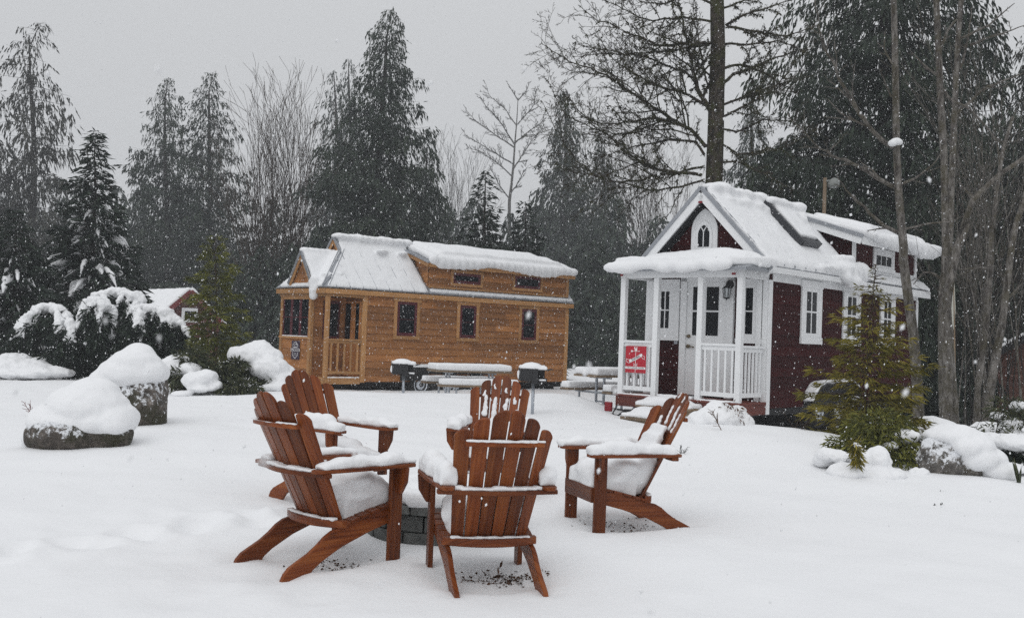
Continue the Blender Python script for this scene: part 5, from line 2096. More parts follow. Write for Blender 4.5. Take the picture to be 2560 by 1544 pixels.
def sprout(polys, pts, rad, L, lvl, rg, spread, kids, wander, lift, minr, start=.2, ratio=.5):
    n = len(pts) - 1
    m = max(1, int(round(kids[0] * rg.uniform(.8, 1.25))))
    for k in range(m):
        t = start + (1 - start) * (k + rg.rand()) / m
        i = min(n - 1, int(t * n))
        f = t * n - i
        q = np.asarray(pts[i]) * (1 - f) + np.asarray(pts[i + 1]) * f
        ax = np.asarray(pts[i + 1]) - np.asarray(pts[i])
        ax = ax / (np.linalg.norm(ax) + 1e-9)
        v = np.cross(ax, rg.normal(size=3))
        v /= np.linalg.norm(v) + 1e-9
        a = spread * rg.uniform(.6, 1.35)
        dirn = ax * math.cos(a) + v * math.sin(a)
        rr = rad[i] * rg.uniform(.42, .66)
        grow(polys, q, dirn, L * ratio * rg.uniform(.6, 1.25) * (1.15 - .6 * t), max(rr, minr), lvl - 1, rg, spread, kids[1:], wander, lift, minr, 5 if lvl > 1 else 4, .15, .3, ratio)


def bare_tree(name, label, trunk_px, dep, radii, limbs, seed, bark, kids, spread=.75, wander=.16, lift=.03, zb=None, minr=.006, group=None, depth_amp=.5, sides=5, limb_r=.8, lvl=2, ratio=.42, moss=None):
    """Trunk and main limbs follow the photo; each limb also swings in depth and carries grown branches."""
    rg = np.random.RandomState(seed)
    tp = [at(x, y, dep) for x, y in trunk_px]
    base = tp[-1].copy()
    zb = h1(base[0], base[1]) if zb is None else zb
    root = thing(name, label, 'tree', (base[0], base[1], zb), 0, group)
    org = np.array([base[0], base[1], zb])
    foot = np.array([base[0], base[1], zb - .15])
    tp = [p for p in tp if p[2] > zb + .1] + [foot]
    # smooth the trunk
    tp = np.array(tp)
    tr = np.interp(np.linspace(0, 1, len(tp)), np.linspace(0, 1, len(radii)), radii)
    trunk = [(tp - org, tr)]
    limb_sets = []
    for lb in limbs:
        r0 = lb[0] * limb_r
        pl = lb[1]
        sgn = rg.choice([-1, 1])
        amp = depth_amp * rg.uniform(.25, 1.0) * sgn
        pts = []
        l0 = at(*pl[0], dep)
        for (x, y) in pl:
            q = at(x, y, dep)
            span = np.linalg.norm(q - l0)
            q2 = at(x, y, dep + amp * span)
            pts.append(q2)
        pts = np.array(pts)
        # resample
        seg = np.concatenate([[0], np.cumsum(np.linalg.norm(np.diff(pts, axis=0), axis=1))])
        nn = max(6, len(pl) * 3)
        ts = np.linspace(0, seg[-1], nn)
        P = np.stack([np.interp(ts, seg, pts[:, c]) for c in range(3)], -1)
        P[1:-1] += rg.normal(size=P[1:-1].shape) * .015 * seg[-1] * .3
        rad = np.linspace(r0, minr * 1.6, nn)
        polys = [(P - org, rad)]
        limb_sets.append(polys)
        k = [max(4, int(kids[0] * seg[-1]))] + list(kids[1:])
        sprout(polys, list(P - org), rad, min(seg[-1], 6.0) * .8, lvl, rg, spread, k, wander, lift, minr, .12, ratio)
    V, F = tubes(trunk, 12)
    link('trunk', fast_mesh('trunk', V, F, None, M[bark]), None, root, True)
    for polys in limb_sets:
        V, F = tubes(polys, sides)
        link('limb', fast_mesh('limb', V, F, None, M[bark]), None, root, True)
    polys = [q for st in limb_sets for q in st]
    if moss:
        pp = np.concatenate([p for p, r in polys if r[0] > moss[1]])
        rr = np.concatenate([r for p, r in polys if r[0] > moss[1]])
        k = rg.randint(0, len(pp), moss[0])
        b = pp[k] + rg.normal(size=(moss[0], 3)) * (rr[k] * .8)[:, None]
        d = rg.normal(size=(moss[0], 3)) + np.array([0, 0, -.5])
        me = sprays_mesh(b, d, rg.uniform(.03, .10, moss[0]), rg.uniform(.008, .022, moss[0]), rg, rg.rand(moss[0]), 'moss', M[moss[2]])
        link('moss', me, None, root)
    return root


c4 = lambda *a: [(1340 + x * .3364, y * .3364) for x, y in a]
big_limbs = [
    (.16, c4((1300, 830), (1225, 720), (1185, 600), (1150, 430), (1110, 250), (1060, 50), (1040, -120))),
    (.07, c4((1190, 590), (1120, 545), (950, 480), (800, 410), (560, 395), (280, 420))),
    (.10, c4((1270, 790), (1100, 690), (900, 635), (700, 530), (560, 430), (480, 290))),
    (.12, c4((1260, 1090), (1150, 970), (1050, 900), (900, 810), (750, 710), (600, 620), (400, 510), (200, 430), (40, 325))),
    (.08, c4((1100, 940), (900, 875), (700, 905), (500, 925), (330, 870), (240, 720))),
    (.11, c4((1300, 320), (1100, 320), (930, 340), (800, 285), (650, 220), (450, 150), (330, 50))),
    (.07, c4((1290, 330), (1000, 385), (700, 400), (520, 380), (280, 320))),
    (.09, c4((1250, 1150), (1180, 1050), (1000, 1040), (700, 1090), (440, 1185))),
    (.11, c4((1230, 1300), (1000, 1270), (850, 1250), (700, 1160), (620, 1090), (540, 1000), (450, 960), (350, 860), (250, 730))),
    (.08, c4((1240, 1240), (900, 1300), (700, 1350), (500, 1340), (300, 1190), (180, 1020), (50, 760))),
    (.07, c4((1240, 1340), (900, 1420), (600, 1350), (300, 1280), (60, 1200))),
    (.08, c4((1300, 160), (1100, 130), (850, 160), (620, 60), (420, -40))),
    (.08, c4((1310, 30), (1150, -40), (950, 30), (800, 20), (640, -60))),
    (.06, c4((1290, 560), (1180, 430), (1190, 230), (1170, 60))),
    (.06, c4((1280, 640), (1240, 480), (1200, 250), (1180, 0))),
    (.05, c4((1230, 760), (1080, 760), (860, 600), (700, 420), (560, 250))),
    (.05, c4((1200, 1010), (1000, 960), (860, 960), (640, 1000), (420, 960), (200, 830), (80, 590))),
    (.11, c4((1390, 620), (1480, 550), (1650, 485), (1850, 410), (2050, 340))),
    (.09, c4((1395, 510), (1490, 480), (1600, 500), (1750, 570), (1950, 700))),
    (.08, c4((1390, 780), (1550, 720), (1750, 640), (1980, 590))),
    (.08, c4((1390, 870), (1600, 760), (1800, 630), (1960, 420))),
    (.07, c4((1380, 960), (1500, 980), (1700, 890), (1900, 900), (2100, 1000))),
    (.07, c4((1375, 1070), (1480, 1140), (1650, 1150), (1900, 1070), (2080, 960))),
    (.09, c4((1410, 190), (1550, 110), (1750, 50), (1950, -20))),
    (.09, c4((1420, 200), (1600, 230), (1850, 270), (2100, 190))),
    (.07, c4((1370, 1210), (1500, 1200), (1700, 1300), (1900, 1400))),
    (.08, c4((1400, 330), (1600, 330), (1800, 300), (2000, 380))),
    (.07, c4((1400, 60), (1560, 0), (1700, -100))),
]
bare_tree('bare_tree', 'big bare mossy tree with spreading limbs right behind the red house', c4((1350, -300), (1345, 0), (1352, 400), (1342, 700), (1335, 1000), (1322, 1380), (1318, 1700), (1315, 2500)), 26, [.16, .19, .21, .23, .25], big_limbs, 31,
          'mossy_bark', [6.2, 7, 4], .8, .15, .02, -.3, .0042, depth_amp=.65, limb_r=.43, lvl=3, ratio=.34, moss=(15000, .012, 'moss_leaf'))

c5 = lambda *a: [(1940 + x * .4172, y * .4172) for x, y in a]
c6 = lambda *a: [(2100 + x * .4577, 560 + y * .4577) for x, y in a]
AL = dict(bark='alder_bark', group='slender alders at the right', minr=.0035, depth_amp=.5)
bare_tree('alder_tree', 'slender bare alder whose trunk crosses the red house dormer', c5((680, -160), (705, 0), (712, 250), (718, 600), (722, 900), (735, 1150), (750, 1330), (765, 1480)) + c6((345, 190), (375, 420), (400, 600), (420, 850), (430, 1050)), 15.2,
          [.040, .050, .060, .072, .086],
          [(.05, c5((700, 880), (640, 850), (560, 760), (480, 650), (400, 520), (340, 390), (280, 260), (230, 0))),
           (.045, c5((710, 1120), (600, 1060), (480, 990), (330, 925), (230, 870), (100, 720))),
           (.045, c5((745, 1400), (640, 1350), (540, 1250), (430, 1150), (360, 1040))),
           (.03, c5((740, 1110), (850, 1060), (960, 970), (1010, 880))),
           (.022, c5((700, 390), (650, 300), (650, 190))), (.02, c5((690, 580), (650, 490), (620, 410))),
           (.025, c5((745, 1380), (900, 1340), (1050, 1330), (1200, 1260)))], 41, kids=[4.2, 4, 2], lvl=2, ratio=.3, **AL)
_al = [o for o in SC.objects if o.name == 'alder_tree'][0]
_m = MB()
for dx, dz in ((-.04, 0), (.03, .02), (0, .035)):
    _m.ell(Vector(at(2237, 360, 15.12)) - _al.location + Vector((dx, -.05, dz)), (.075, .08, .05))
snow('snow_lump', _m, _al, .014, 4, .012, 9, 3)
bare_tree('alder_tree', 'thickest alder trunk right of the red house', c5((965, -160), (960, 0), (975, 300), (985, 600), (1005, 900), (1012, 1200), (1018, 1480)) + c6((575, 250), (585, 500), (602, 750), (615, 950), (622, 1090)), 15.0,
          [.040, .048, .056, .066, .08],
          [(.04, c5((985, 290), (1040, 160), (1120, 80))), (.03, c5((985, 520), (1060, 610), (1150, 640), (1260, 760), (1380, 900))),
           (.03, c5((1000, 480), (900, 400), (800, 300))), (.03, c6((590, 330), (520, 270), (460, 260), (400, 330)))], 42, kids=[3.6, 4, 2], lvl=2, ratio=.3, **AL)
bare_tree('alder_tree', 'bare alder forking upward beside the thickest trunk', c5((1130, -160), (1110, 0), (1090, 250), (1078, 500), (1065, 800), (1050, 1150), (1040, 1480)) + c6((560, 330), (556, 600), (560, 850), (565, 1040)), 16.2,
          [.035, .043, .052, .06, .07],
          [(.035, c5((1085, 680), (1250, 530), (1400, 470), (1560, 420))), (.03, c5((1110, 230), (1260, 160), (1430, 20))), (.03, c5((1100, 420), (1150, 260), (1170, 50))),
           (.03, c5((1160, 270), (1330, 210), (1500, 150))),
           (.03, c6((590, 170), (650, 250), (740, 240), (850, 230)))], 43, kids=[4, 4, 2], lvl=2, ratio=.3, **AL)
bare_tree('alder_tree', 'leaning alder that meets the thickest trunk low down', c5((1560, 900), (1340, 1045), (1180, 1195), (1110, 1400)) + c6((690, 0), (640, 130), (605, 290), (575, 520), (590, 800)), 14.8, [.03, .045, .06, .07, .075],
          [(.03, c5((1180, 1190), (1100, 1100), (1080, 1060))), (.025, c5((1340, 1040), (1335, 900), (1300, 800)))], 44, kids=[4, 4, 2], lvl=2, ratio=.3, **AL)
bare_tree('alder_tree', 'thin bare alder left of the brown cabin', c5((1420, 700), (1360, 900), (1320, 1150), (1300, 1400)) + c6((830, 0), (822, 250), (797, 550), (752, 900), (745, 1080)), 16.5, [.025, .035, .045, .05, .055],
          [(.025, c6((815, 240), (740, 245), (640, 280))), (.02, c5((1320, 1150), (1250, 1050), (1230, 900)))], 45, kids=[3.6, 4, 2], lvl=2, ratio=.3, **AL)
bare_tree('alder_tree', 'bare alder in front of the brown cabin', c5((1540, 900), (1490, 1200)) + c6((960, 0), (930, 180), (885, 550), (865, 650), (835, 820), (800, 1060)), 15.8, [.035, .045, .055, .065, .07],
          [(.025, c6((900, 420), (990, 330), (1050, 200))), (.02, c6((850, 700), (760, 500), (700, 300)))], 46, kids=[3.6, 4, 2], lvl=2, ratio=.3, **AL)

# pale bare cottonwood and thickets
c3 = lambda *a: [(1080 + x * .3365, 160 + y * .3365) for x, y in a]
bare_tree('bare_tree', 'pale hazy bare tree standing alone behind the cedar house', c3((640, 250), (630, 420), (615, 600), (605, 750), (590, 900), (575, 1020), (570, 1400)), 135, [.04, .10, .16, .22, .27],
          [(.09, c3((640, 270), (700, 200), (730, 130))), (.09, c3((640, 270), (590, 190), (560, 140))), (.1, c3((635, 450), (760, 300), (780, 180))), (.1, c3((630, 460), (540, 330), (420, 230), (400, 150))),
           (.12, c3((615, 600), (520, 450), (390, 300), (350, 230))), (.12, c3((612, 620), (480, 530), (330, 430), (250, 340))), (.12, c3((615, 590), (720, 500), (810, 440), (840, 380))),
           (.12, c3((605, 780), (680, 660), (760, 540), (840, 470))), (.12, c3((600, 740), (450, 650), (330, 580), (240, 520))), (.1, c3((590, 830), (480, 730), (350, 650), (260, 620))),
           (.1, c3((575, 1000), (500, 900), (430, 760))), (.1, c3((585, 960), (660, 850), (700, 740)))], 51, 'pale_bark', [2.2, 7, 4], .6, .12, .05, -.4, .015, depth_amp=.6, limb_r=.95, lvl=3, ratio=.34)


def thicket(name, label, px0, px1, dep, ptop, n, seed, bark, rr=.03, minr=.005, spread=.35):
    rg = np.random.RandomState(seed)
    P = at((px0 + px1) / 2, 850, dep)
    zb = h1(P[0], P[1])
    org = np.array([P[0], P[1], zb])
    root = thing(name, label, 'tree', tuple(org))
    polys = []
    for k in range(n):
        px = px0 + (px1 - px0) * (k + rg.rand()) / n
        top = at(px + rg.uniform(-20, 20), ptop(px) + rg.uniform(0, 120), dep + rg.uniform(-2, 2))
        b = np.array([P[0] + (at(px, 850, dep)[0] - P[0]) * .55, P[1] + rg.uniform(-1.5, 1.5), zb - .1])
        Lr = np.linalg.norm(top - b)
        d = (top - b) / Lr
        grow(polys, b - org, d, Lr, rr * rg.uniform(.6, 1.2), 2, rg, spread, [9, 4], .05, .015, minr, 8, .25, .15, .4)
    V, F = tubes(polys, 3)
    link('stems', fast_mesh('stems', V, F, None, M[bark]), None, root, True)


thicket('bare_thicket', 'tall brown thicket of bare stems left of the cedar house', 590, 800, 58, lambda p: 255 if p > 660 else 330, 34, 61, 'twig_bark', .05, .009)
thicket('bare_thicket', 'faint hazy bare tree clump right of the tallest cedar', 1075, 1165, 125, lambda p: 360, 18, 62, 'pale_bark', .07, .016)
thicket('bare_thicket', 'hazy bare stems behind the low limbs of the mossy tree', 1540, 1720, 95, lambda p: 340, 20, 63, 'twig_bark', .06, .012)
thicket('bare_thicket', 'dark thin stems in the wood behind the cabin', 2380, 2560, 24, lambda p: 480, 14, 64, 'dark_bark', .025, .005)
thicket('bare_thicket', 'slim pale bare stems crowding the right border before the cabin', 2400, 2600, 19.5, lambda p: 150, 9, 65, 'alder_bark', .028, .0045)
thicket('bare_thicket', 'thin bare stems between the thickest alder and the leaning alders', 2400, 2480, 22, lambda p: 380, 6, 66, 'alder_bark', .022, .0045)
# ---------------------------------------------------------------- saplings, shrubs and snow heaps near the houses
def px_sapling(label, px_top, py_top, px_base, dep, rad_px, seed, leaf, **kw):
    top = at(px_top, py_top, dep)
    foot = at(px_base, 900, dep)
    zb = h1(foot[0], foot[1])
    return conifer('hemlock_sapling', label, (foot[0], foot[1], zb), top[2] - zb, rad_px * dep / FPX, seed, style='hemlock', leaf=leaf, lean=(top[0] - foot[0], 0), cat='sapling', **kw)


px_sapling('yellow green feathery sapling in front of the red house side', 2192, 655, 2165, 12.7, 115, 71, 'sapling_leaf', nb=125, per_m=44, thin=.75, slen=.11, sw=.0085, power=1.25, droop=.08, start=.0, bark='twig_bark', fan=4, tr=.008,
           ragged=.55, bulge=.34)
px_sapling('dark green slim sapling left of the cedar house', 540, 588, 535, 21.5, 74, 72, 'dark_sapling_leaf', nb=95, per_m=34, slen=.15, sw=.013, power=.45, droop=.10, start=.0, bark='twig_bark', fan=4, tr=.01, ragged=.45)


def leaf_cloud(spots, n, slen, sw, seed, leaf, parent, down=.6, name='foliage'):
    rg = np.random.RandomState(seed)
    w = np.array([r[0] * r[2] for _, r in spots])
    k = rg.choice(len(spots), n, p=w / w.sum())
    c = np.array([s[0] for s in spots], float)[k]
    r = np.array([s[1] for s in spots], float)[k]
    u = rg.normal(size=(n, 3))
    u /= np.linalg.norm(u, axis=1)[:, None]
    q = u * (rg.rand(n) ** .4)[:, None]
    b = c + q * r
    d = q * 1.0 + np.array([0, 0, -down]) + rg.normal(size=(n, 3)) * .4
    return link(name, sprays_mesh(b, d, slen * rg.uniform(.5, 1.4, n), sw * rg.uniform(.6, 1.4, n), rg, rg.rand(n), name, M[leaf]), None, parent)


def shrub(label, org_px, dep, leaves, n, slen, sw, caps, seed, leaf='shrub_leaf', voxel=.03, amp=.03, scale=5, name='snowy_shrub', amp2=.014):
    """leaves and caps: (px, py, ddepth, rx, ry, rz) ellipsoids given on the photo at dep + ddepth."""
    P = at(org_px[0], org_px[1], dep)
    zb = h1(P[0], P[1])
    root = thing(name, label, 'shrub', (P[0], P[1], zb))
    org = np.array([P[0], P[1], zb])
    if leaves:
        leaf_cloud([(at(x, y, dep + dd) - org, (rx, ry, rz)) for x, y, dd, rx, ry, rz in leaves], n, slen, sw, seed, leaf, root)
    if caps:
        m = MB()
        for x, y, dd, rx, ry, rz in caps:
            m.ell(at(x, y, dep + dd) - org, (rx, ry, rz))
        snow('snow_cap', m, root, voxel, 5, amp, scale, seed, amp2, scale * 3.2)
    return root


# left: the heap of snow-buried shrubs beside the slim sapling
shrub('big rounded shrub heaped with lumpy snow left of the cedar house', (655, 980), 20.5,
      [(592, 915, -.45, .16, .16, .14), (570, 960, -.5, .42, .3, .16), (690, 950, -.1, .3, .3, .16), (655, 925, .2, .3, .3, .2)], 2600, .16, .02,
      [(640, 893, .1, .52, .46, .28), (605, 888, .2, .30, .3, .18), (676, 922, -.15, .40, .38, .26), (706, 950, -.2, .28, .3, .2), (628, 968, -.5, .26, .2, .12), (690, 968, -.4, .34, .24, .12),
       (655, 874, .2, .28, .3, .16), (718, 930, 0, .18, .2, .14)], 81, amp=.06, scale=4, amp2=.02)
shrub('low drooping shrub under snow at the foot of the slim sapling', (500, 980), 19.5,
      [(455, 945, .1, .3, .3, .20), (600, 968, -.1, .36, .3, .14), (545, 930, .3, .4, .3, .2), (480, 900, .4, .3, .3, .25)], 2200, .17, .018,
      [(492, 950, -.2, .28, .24, .18), (518, 942, -.2, .22, .22, .15), (440, 915, .4, .34, .3, .24), (475, 925, .2, .24, .3, .16), (505, 972, -.3, .28, .2, .07), (455, 985, -.3, .22, .2, .06), (540, 965, -.2, .12, .14, .10)], 82)
shrub('snow bank with buried brush at the far left border', (70, 915), 23.5, [(60, 905, .3, .7, .4, .12)], 500, .14, .016,
      [(20, 916, 0, .6, .5, .24), (80, 922, 0, .6, .5, .22), (130, 930, -.3, .5, .4, .14), (40, 900, .3, .4, .4, .18), (100, 908, .2, .25, .3, .14), (60, 935, -.3, .9, .4, .12)], 83, amp=.05)
# snow-laden boughs hanging out of the left spruce
BOUGHS = [
    ('bough bent down like an arch under heavy snow, nearer the left border', 24.6,
     [[(70, 800), (95, 770), (130, 765), (165, 790), (190, 840), (200, 880)], [(95, 772), (60, 800), (40, 835)], [(140, 770), (150, 820), (150, 862)], [(165, 785), (180, 820), (175, 850)]], .20),
    ('snow-laden drooping bough above the tall boulder', 24.2,
     [[(200, 770), (240, 742), (290, 728), (330, 745), (360, 775)], [(215, 750), (205, 790), (225, 815), (232, 830)], [(300, 728), (350, 742), (345, 760)], [(255, 740), (280, 780), (285, 835)], [(235, 745), (260, 765), (245, 800)]], .21),
    ('snow-laden bough reaching down to the right over the shed', 23.6,
     [[(330, 765), (380, 770), (420, 800), (440, 830), (452, 845)], [(345, 780), (370, 815), (400, 840), (412, 850)], [(375, 765), (415, 780), (450, 805), (462, 818)], [(350, 770), (345, 800), (360, 830)]], .19)]


def bough(label, dep, arcs, r, seed):
    rg = np.random.RandomState(seed)
    a0 = at(*arcs[0][0], dep)
    zb = h1(a0[0], a0[1])
    org = np.array([a0[0], a0[1], zb])
    root = thing('snowy_bough', label, 'shrub', tuple(org), 0, 'low boughs bent under snow at the left')
    bs, polys = [], []
    for j, arc in enumerate(arcs):
        m = MB()
        P = np.array([at(x, y, dep + (-.5 * j * .5) + rg.uniform(-.1, .1) - .004 * (y - 760)) - org for x, y in arc])
        seg = np.linspace(0, len(P) - 1, len(P) * 5)
        Q = np.stack([np.interp(seg, np.arange(len(P)), P[:, c]) for c in range(3)], -1)
        polys.append((Q - np.array([0, 0, r * .5]), np.linspace(.03, .01, len(Q))))
        for i, q in enumerate(Q):
            f = math.sin(math.pi * (.12 + .8 * i / (len(Q) - 1))) * rg.uniform(.75, 1.15) * (1 if j == 0 else .8)
            m.ell(q, (r * f * .82, r * f * .9, r * f * .7), None, 2)
            if rg.rand() < .5:                 # loaded side twigs hang off the bough like fingers
                a = rg.uniform(0, 6.28)
                dv = np.array([math.cos(a) * .75, math.sin(a) * .75 - .2, -.75]) * rg.uniform(.7, 1.2)
                L = rg.uniform(1.0, 2.2) * r
                for t in range(5):
                    fr = (t + 1) / 5
                    m.ell(q + dv * L * fr - np.array([0, 0, .35 * L * fr * fr]), np.array([.5, .5, .42]) * r * (1.05 - .6 * fr) * rg.uniform(.8, 1.2), None, 1)
                bs.append((q + dv * L * .7 - np.array([0, 0, r * 1.1]), (r * .7, r * .7, r * .8)))
            bs.append((q - np.array([0, 0, r * 1.75]), (r * 1.0, r * 1.1, r * 1.0)))
        snow('snow_load', m, root, .03, 2, .05, 6, seed + j, .03, 17)
    # a stem that carries the bough from the ground
    polys.append((np.array([[-.5, 1.0, -.1], [-.4, .7, (polys[0][0][0][2]) * .6], polys[0][0][0]]), np.array([.06, .05, .035])))
    V, F = tubes(polys, 6)
    link('branch', fast_mesh('branch', V, F, None, M['dark_bark']), None, root, True)
    leaf_cloud(bs, 5200, .26, .022, seed, 'spruce_leaf', root, 1.0)


for k, (lb, dep, arcs, r) in enumerate(BOUGHS):
    bough(lb, dep, arcs, r, 90 + k)

# right: heaps round the yellow green sapling and below the porch
shrub('snow-heaped shrub in front of the red porch floor', (1800, 1050), 13.2, [(1840, 1040, -.1, .22, .2, .08), (1830, 1018, -.1, .14, .15, .08)], 160, .07, .007,
      [(1800, 1045, 0, .34, .3, .17), (1750, 1052, .05, .18, .25, .14), (1795, 1022, .1, .16, .18, .12), (1840, 1026, .1, .14, .16, .07), (1855, 1060, 0, .16, .2, .16), (1720, 1065, .1, .1, .2, .08)], 101, 'dead_leaf', .022, .02, 6)
shrub('lumpy snow-covered shrub at the foot of the yellow green sapling', (2190, 1165), 10.6,
      [(2150, 1130, .3, .30, .3, .16), (2230, 1120, .3, .3, .3, .22), (2262, 1165, .1, .22, .2, .16), (2110, 1115, .4, .2, .2, .12), (2200, 1080, .5, .4, .3, .25)], 4200, .09, .010,
      [(2150, 1150, -.2, .13, .16, .12), (2195, 1150, -.25, .14, .16, .14), (2085, 1140, -.1, .18, .2, .08), (2230, 1185, -.35, .16, .16, .07), (2120, 1182, -.4, .2, .2, .10), (2190, 1192, -.4, .24, .2, .10),
       (2225, 1115, .2, .09, .1, .05), (2270, 1090, .3, .15, .12, .08), (2255, 1205, -.3, .14, .14, .07), (2060, 1150, 0, .12, .15, .06), (2160, 1195, -.35, .16, .15, .06), (2300, 1185, -.2, .12, .12, .08)], 102, 'dark_sapling_leaf', .016, .03, 7, amp2=.012)
shrub('drooping yellow frond weighed down by snow before the sapling', (2140, 1190), 10.0, [(2143, 1140, 0, .035, .05, .10), (2138, 1115, 0, .04, .05, .06)], 260, .08, .008,
      [(2141, 1112, .0, .035, .04, .028), (2150, 1120, .0, .03, .03, .035)], 103, 'sapling_leaf', .012, .008, 12)
shrub('snow-covered brush by the round boulder at the right', (2440, 1100), 13.5,
      [(2520, 1030, .5, .3, .3, .2), (2545, 1060, .2, .2, .2, .2), (2480, 1075, 0, .2, .2, .08)], 1500, .09, .010,
      [(2400, 1085, .1, .26, .26, .12), (2470, 1075, .2, .24, .26, .12), (2530, 1060, .3, .16, .2, .09), (2545, 1015, .5, .12, .15, .07), (2500, 1040, .5, .14, .15, .06), (2560, 1085, .2, .25, .25, .08), (2440, 1100, 0, .3, .25, .08)],
      104, 'shrub_leaf', .022, .025, 6)
shrub('thick snow roll over dark leaves at the right border', (2520, 1150), 11.2, [(2535, 1140, 0, .22, .2, .07)], 700, .09, .012,
      [(2530, 1105, .0, .28, .3, .10), (2490, 1098, .1, .2, .25, .08), (2560, 1112, 0, .2, .3, .09), (2520, 1170, -.4, .28, .25, .05)], 105, 'spruce_leaf', .02, .016, 6)


def twigs(name, label, px, py, dep, hgt, n, seed, mat, spread=.5, kids=(5, 3), r=.006, lean=0.0, cat='plant'):
    rg = np.random.RandomState(seed)
    P = at(px, py, dep)
    zb = h1(P[0], P[1])
    polys = []
    for k in range(n):
        a = rg.uniform(0, 6.28)
        d = np.array([math.cos(a) * spread + lean, math.sin(a) * spread, 1.0])
        grow(polys, (rg.uniform(-.04, .04), rg.uniform(-.04, .04), -.03), d, hgt * rg.uniform(.7, 1.1), r, 1 if len(kids) == 1 else 2, rg, .7, list(kids), .12, .0, r * .45, 6, .2, .4, .4)
    V, F = tubes(polys, 4)
    o = link(name, fast_mesh(name, V, F, rs.rand(len(F)), M[mat]), None)
    o.location = (P[0], P[1], zb)
    tag(o, label, cat)
    return o


twigs('seedling', 'small reddish seedling poking out of the snow at the left', 80, 1000, 14.5, .30, 2, 1, 'red_twig', .25, (9,), .007)
twigs('seedling', 'smaller reddish seedling beside the low boulder', 120, 1002, 13.8, .22, 1, 2, 'red_twig', .2, (8,), .006)
twigs('seedling', 'grey green seedling behind the low boulder', 166, 962, 16.5, .30, 2, 3, 'shrub_leaf', .3, (8,), .008)
twigs('bare_twigs', 'dark bare twigs standing in snow left of the right border', 2478, 1095, 12.6, .55, 5, 4, 'dark_bark', .45, (4,), .007)
twigs('bare_twigs', 'thin bent stems in the snow beside the red house wheels', 1990, 1100, 13.2, .40, 5, 5, 'twig_bark', .6, (2,), .005, .2)
twigs('bare_twigs', 'single upright stalk left of the bent stems', 2012, 1110, 12.6, .30, 2, 6, 'twig_bark', .15, (2,), .005)
twigs('seed_stalk', 'brown seed stalk leaning in the snow before the porch shrub', 1801, 1080, 12.4, .30, 1, 7, 'dead_leaf', .05, (16,), .006, -.45)
twigs('twig_tip', 'tiny dark twig tip in the open snow at the right', 2338, 1283, 9.0, .07, 2, 8, 'dark_bark', .5, (6,), .005)
twigs('twig_tip', 'upper tiny dark twig tip in the open snow at the right', 2352, 1248, 9.6, .05, 2, 9, 'dark_bark', .6, (5,), .004)
twigs('bare_twigs', 'few dark twigs in the snow behind the right chair', 1712, 1082, 11.4, .14, 4, 10, 'dark_bark', .6, (4,), .004)


def yucca():
    P = at(2548, 1225, 10.2)
    zb = h1(P[0], P[1])
    m = MB()
    for k in range(5):
        a = 2.2 + k * .5
        d = Vector((math.cos(a) * .10 + .03, math.sin(a) * .08, .24 - .02 * k))
        s = Vector((0.018, 0.01, 0))
        m.add([Vector((0, 0, -.03)) - s, Vector((0, 0, -.03)) + s, d * .6 + s * .8, d, d * .6 - s * .8], [(0, 1, 2, 3, 4)])
    o = m.build('yucca', M['shrub_leaf'], None)
    mo = o.modifiers.new('t', 'SOLIDIFY')
    mo.thickness = .004
    o.location = (P[0], P[1], zb)
    tag(o, 'spiky dark yucca leaves sticking out of the snow at the right border', 'plant')


yucca()


def litter():
    """Dead leaves and wind-bared specks under the sheltered chairs."""
    rg = np.random.RandomState(8)
    B = []
    for k, n, ox, oy, sx, sy in (('A', 170, .15, -.06, .08, .05), ('A', 60, -.03, .0, .10, .07), ('B', 90, .05, -.05, .10, .08), ('E', 110, .0, -.02, .12, .14)):
        cx, cy, a = CHAIRS[k]
        lx, ly = rg.normal(size=n) * sx + ox, rg.normal(size=n) * sy + oy
        x, y = cx + lx * math.cos(a) - ly * math.sin(a), cy + lx * math.sin(a) + ly * math.cos(a)
        B.append(np.stack([x, y, mesh_h(x, y) + .006], -1))
    B = np.concatenate(B)
    n = len(B)
    d = rg.normal(size=(n, 3)) * np.array([1, 1, .12]) + np.array([0, 0, .1])
    o = link('leaf_litter', sprays_mesh(B, d, rg.uniform(.008, .03, n), rg.uniform(.003, .008, n), rg, rg.rand(n) * .5, 'leaf_litter', M['dead_leaf']), None)
    tag(o, 'dark bits of dead leaf and gravel showing through the snow under the chairs', 'litter', None, 'stuff')


litter()
CX, CY, CA = CHAIRS['A']
m = MB()
for k, (x, y, z, a) in enumerate([(0, 0, .0, .3), (.03, .01, .015, 1.6), (-.025, .005, .01, 2.6), (.035, .02, .05, 1.2)]):
    d = Vector((math.cos(a) * .05, .02, math.sin(a) * .045))
    s = Vector((-.006, .012, .004))
    b = Vector((x, y, z))
    m.add([b, b + d * .5 + s, b + d, b + d * .5 - s], [(0, 1, 2, 3)])
o = m.build('dead_leaf', M['dead_leaf'], None)
mo = o.modifiers.new('t', 'SOLIDIFY')
mo.thickness = .002
lx, ly = .06, .02
lx, ly = CX + lx * math.cos(CA) - ly * math.sin(CA), CY + lx * math.sin(CA) + ly * math.cos(CA)
o.location = (lx, ly, h1(lx, ly))
tag(o, 'curled brown dead leaf on the snow under the nearest chair', 'leaf')
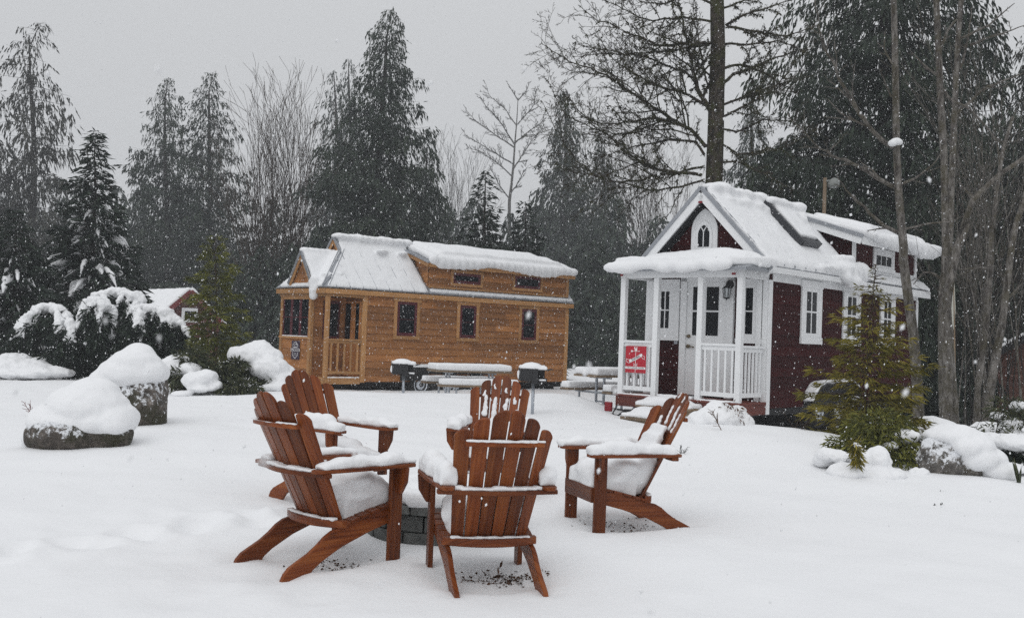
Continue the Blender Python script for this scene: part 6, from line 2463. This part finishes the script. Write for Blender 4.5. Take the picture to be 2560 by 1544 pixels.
# ---------------------------------------------------------------- falling snow and the grey air
def falling_snow():
    rg = np.random.RandomState(99)
    n = 120000
    y = 2.2 + (30 - 2.2) * rg.rand(n) ** (1 / 3.0)
    x = rg.uniform(-.62, .62, n) * (y + .5)
    z = CAM_Z + rg.uniform(-.40, .52, n) * y
    k = z > H(x, y) + .03
    x, y, z = x[k], y[k], z[k]
    # a handful drift close past the camera
    m = 70
    y2 = np.concatenate([rg.uniform(.5, 2.2, m - 16), rg.uniform(.16, .5, 16)])
    x2, z2 = rg.uniform(-.55, .55, m) * y2, CAM_Z + rg.uniform(-.33, .35, m) * y2
    C = np.concatenate([np.stack([x, y, z], -1), np.stack([x2, y2, z2], -1)])
    n = len(C)
    r = rg.uniform(.0023, .0054, n) * (1 + .6 * (rg.rand(n) < .1))
    r[-m:] = rg.uniform(.0012, .0024, m)
    r[-16:] = rg.uniform(.0008, .0014, 16)
    ax = np.stack([rg.normal(size=n) * .25 + .25, rg.normal(size=n) * .2, np.ones(n)], -1)
    ax /= np.linalg.norm(ax, axis=1)[:, None]
    u = np.cross(ax, rg.normal(size=(n, 3)))
    u /= np.linalg.norm(u, axis=1)[:, None]
    w = np.cross(ax, u)
    el = rg.uniform(1.0, 2.0, n)
    V = np.stack([C + ax * (r * el)[:, None], C - ax * (r * el)[:, None], C + u * r[:, None], C + w * r[:, None], C - u * r[:, None], C - w * r[:, None]], 1).reshape(-1, 3)
    f = np.array([[0, 2, 3], [0, 3, 4], [0, 4, 5], [0, 5, 2], [1, 3, 2], [1, 4, 3], [1, 5, 4], [1, 2, 5]])
    F = (np.arange(n) * 6)[:, None, None] + f[None]
    o = link('falling_snow', fast_mesh('falling_snow', V, F.reshape(-1, 3), None, M['snow']), None, None, True)
    tag(o, 'white snowflakes falling through the air over the whole clearing', 'snowfall', None, 'stuff')


falling_snow()


def haze():
    m = bpy.data.materials.new('haze')
    m.use_nodes = True
    nt = m.node_tree
    nt.nodes.clear()
    out = nt.nodes.new('ShaderNodeOutputMaterial')
    v = nt.nodes.new('ShaderNodeVolumePrincipled')
    v.inputs['Color'].default_value = (.91, .94, .98, 1)
    v.inputs['Density'].default_value = HAZE
    v.inputs['Anisotropy'].default_value = 0.2
    nt.links.new(v.outputs[0], out.inputs['Volume'])
    M['haze'] = m
    b = MB()
    b.box((-190, -12, -3), (190, 190, 34))
    o = b.build('haze', m, None)
    tag(o, 'pale grey snowy air over the clearing', 'haze', None, 'stuff')


HAZE = 0.0012
haze()
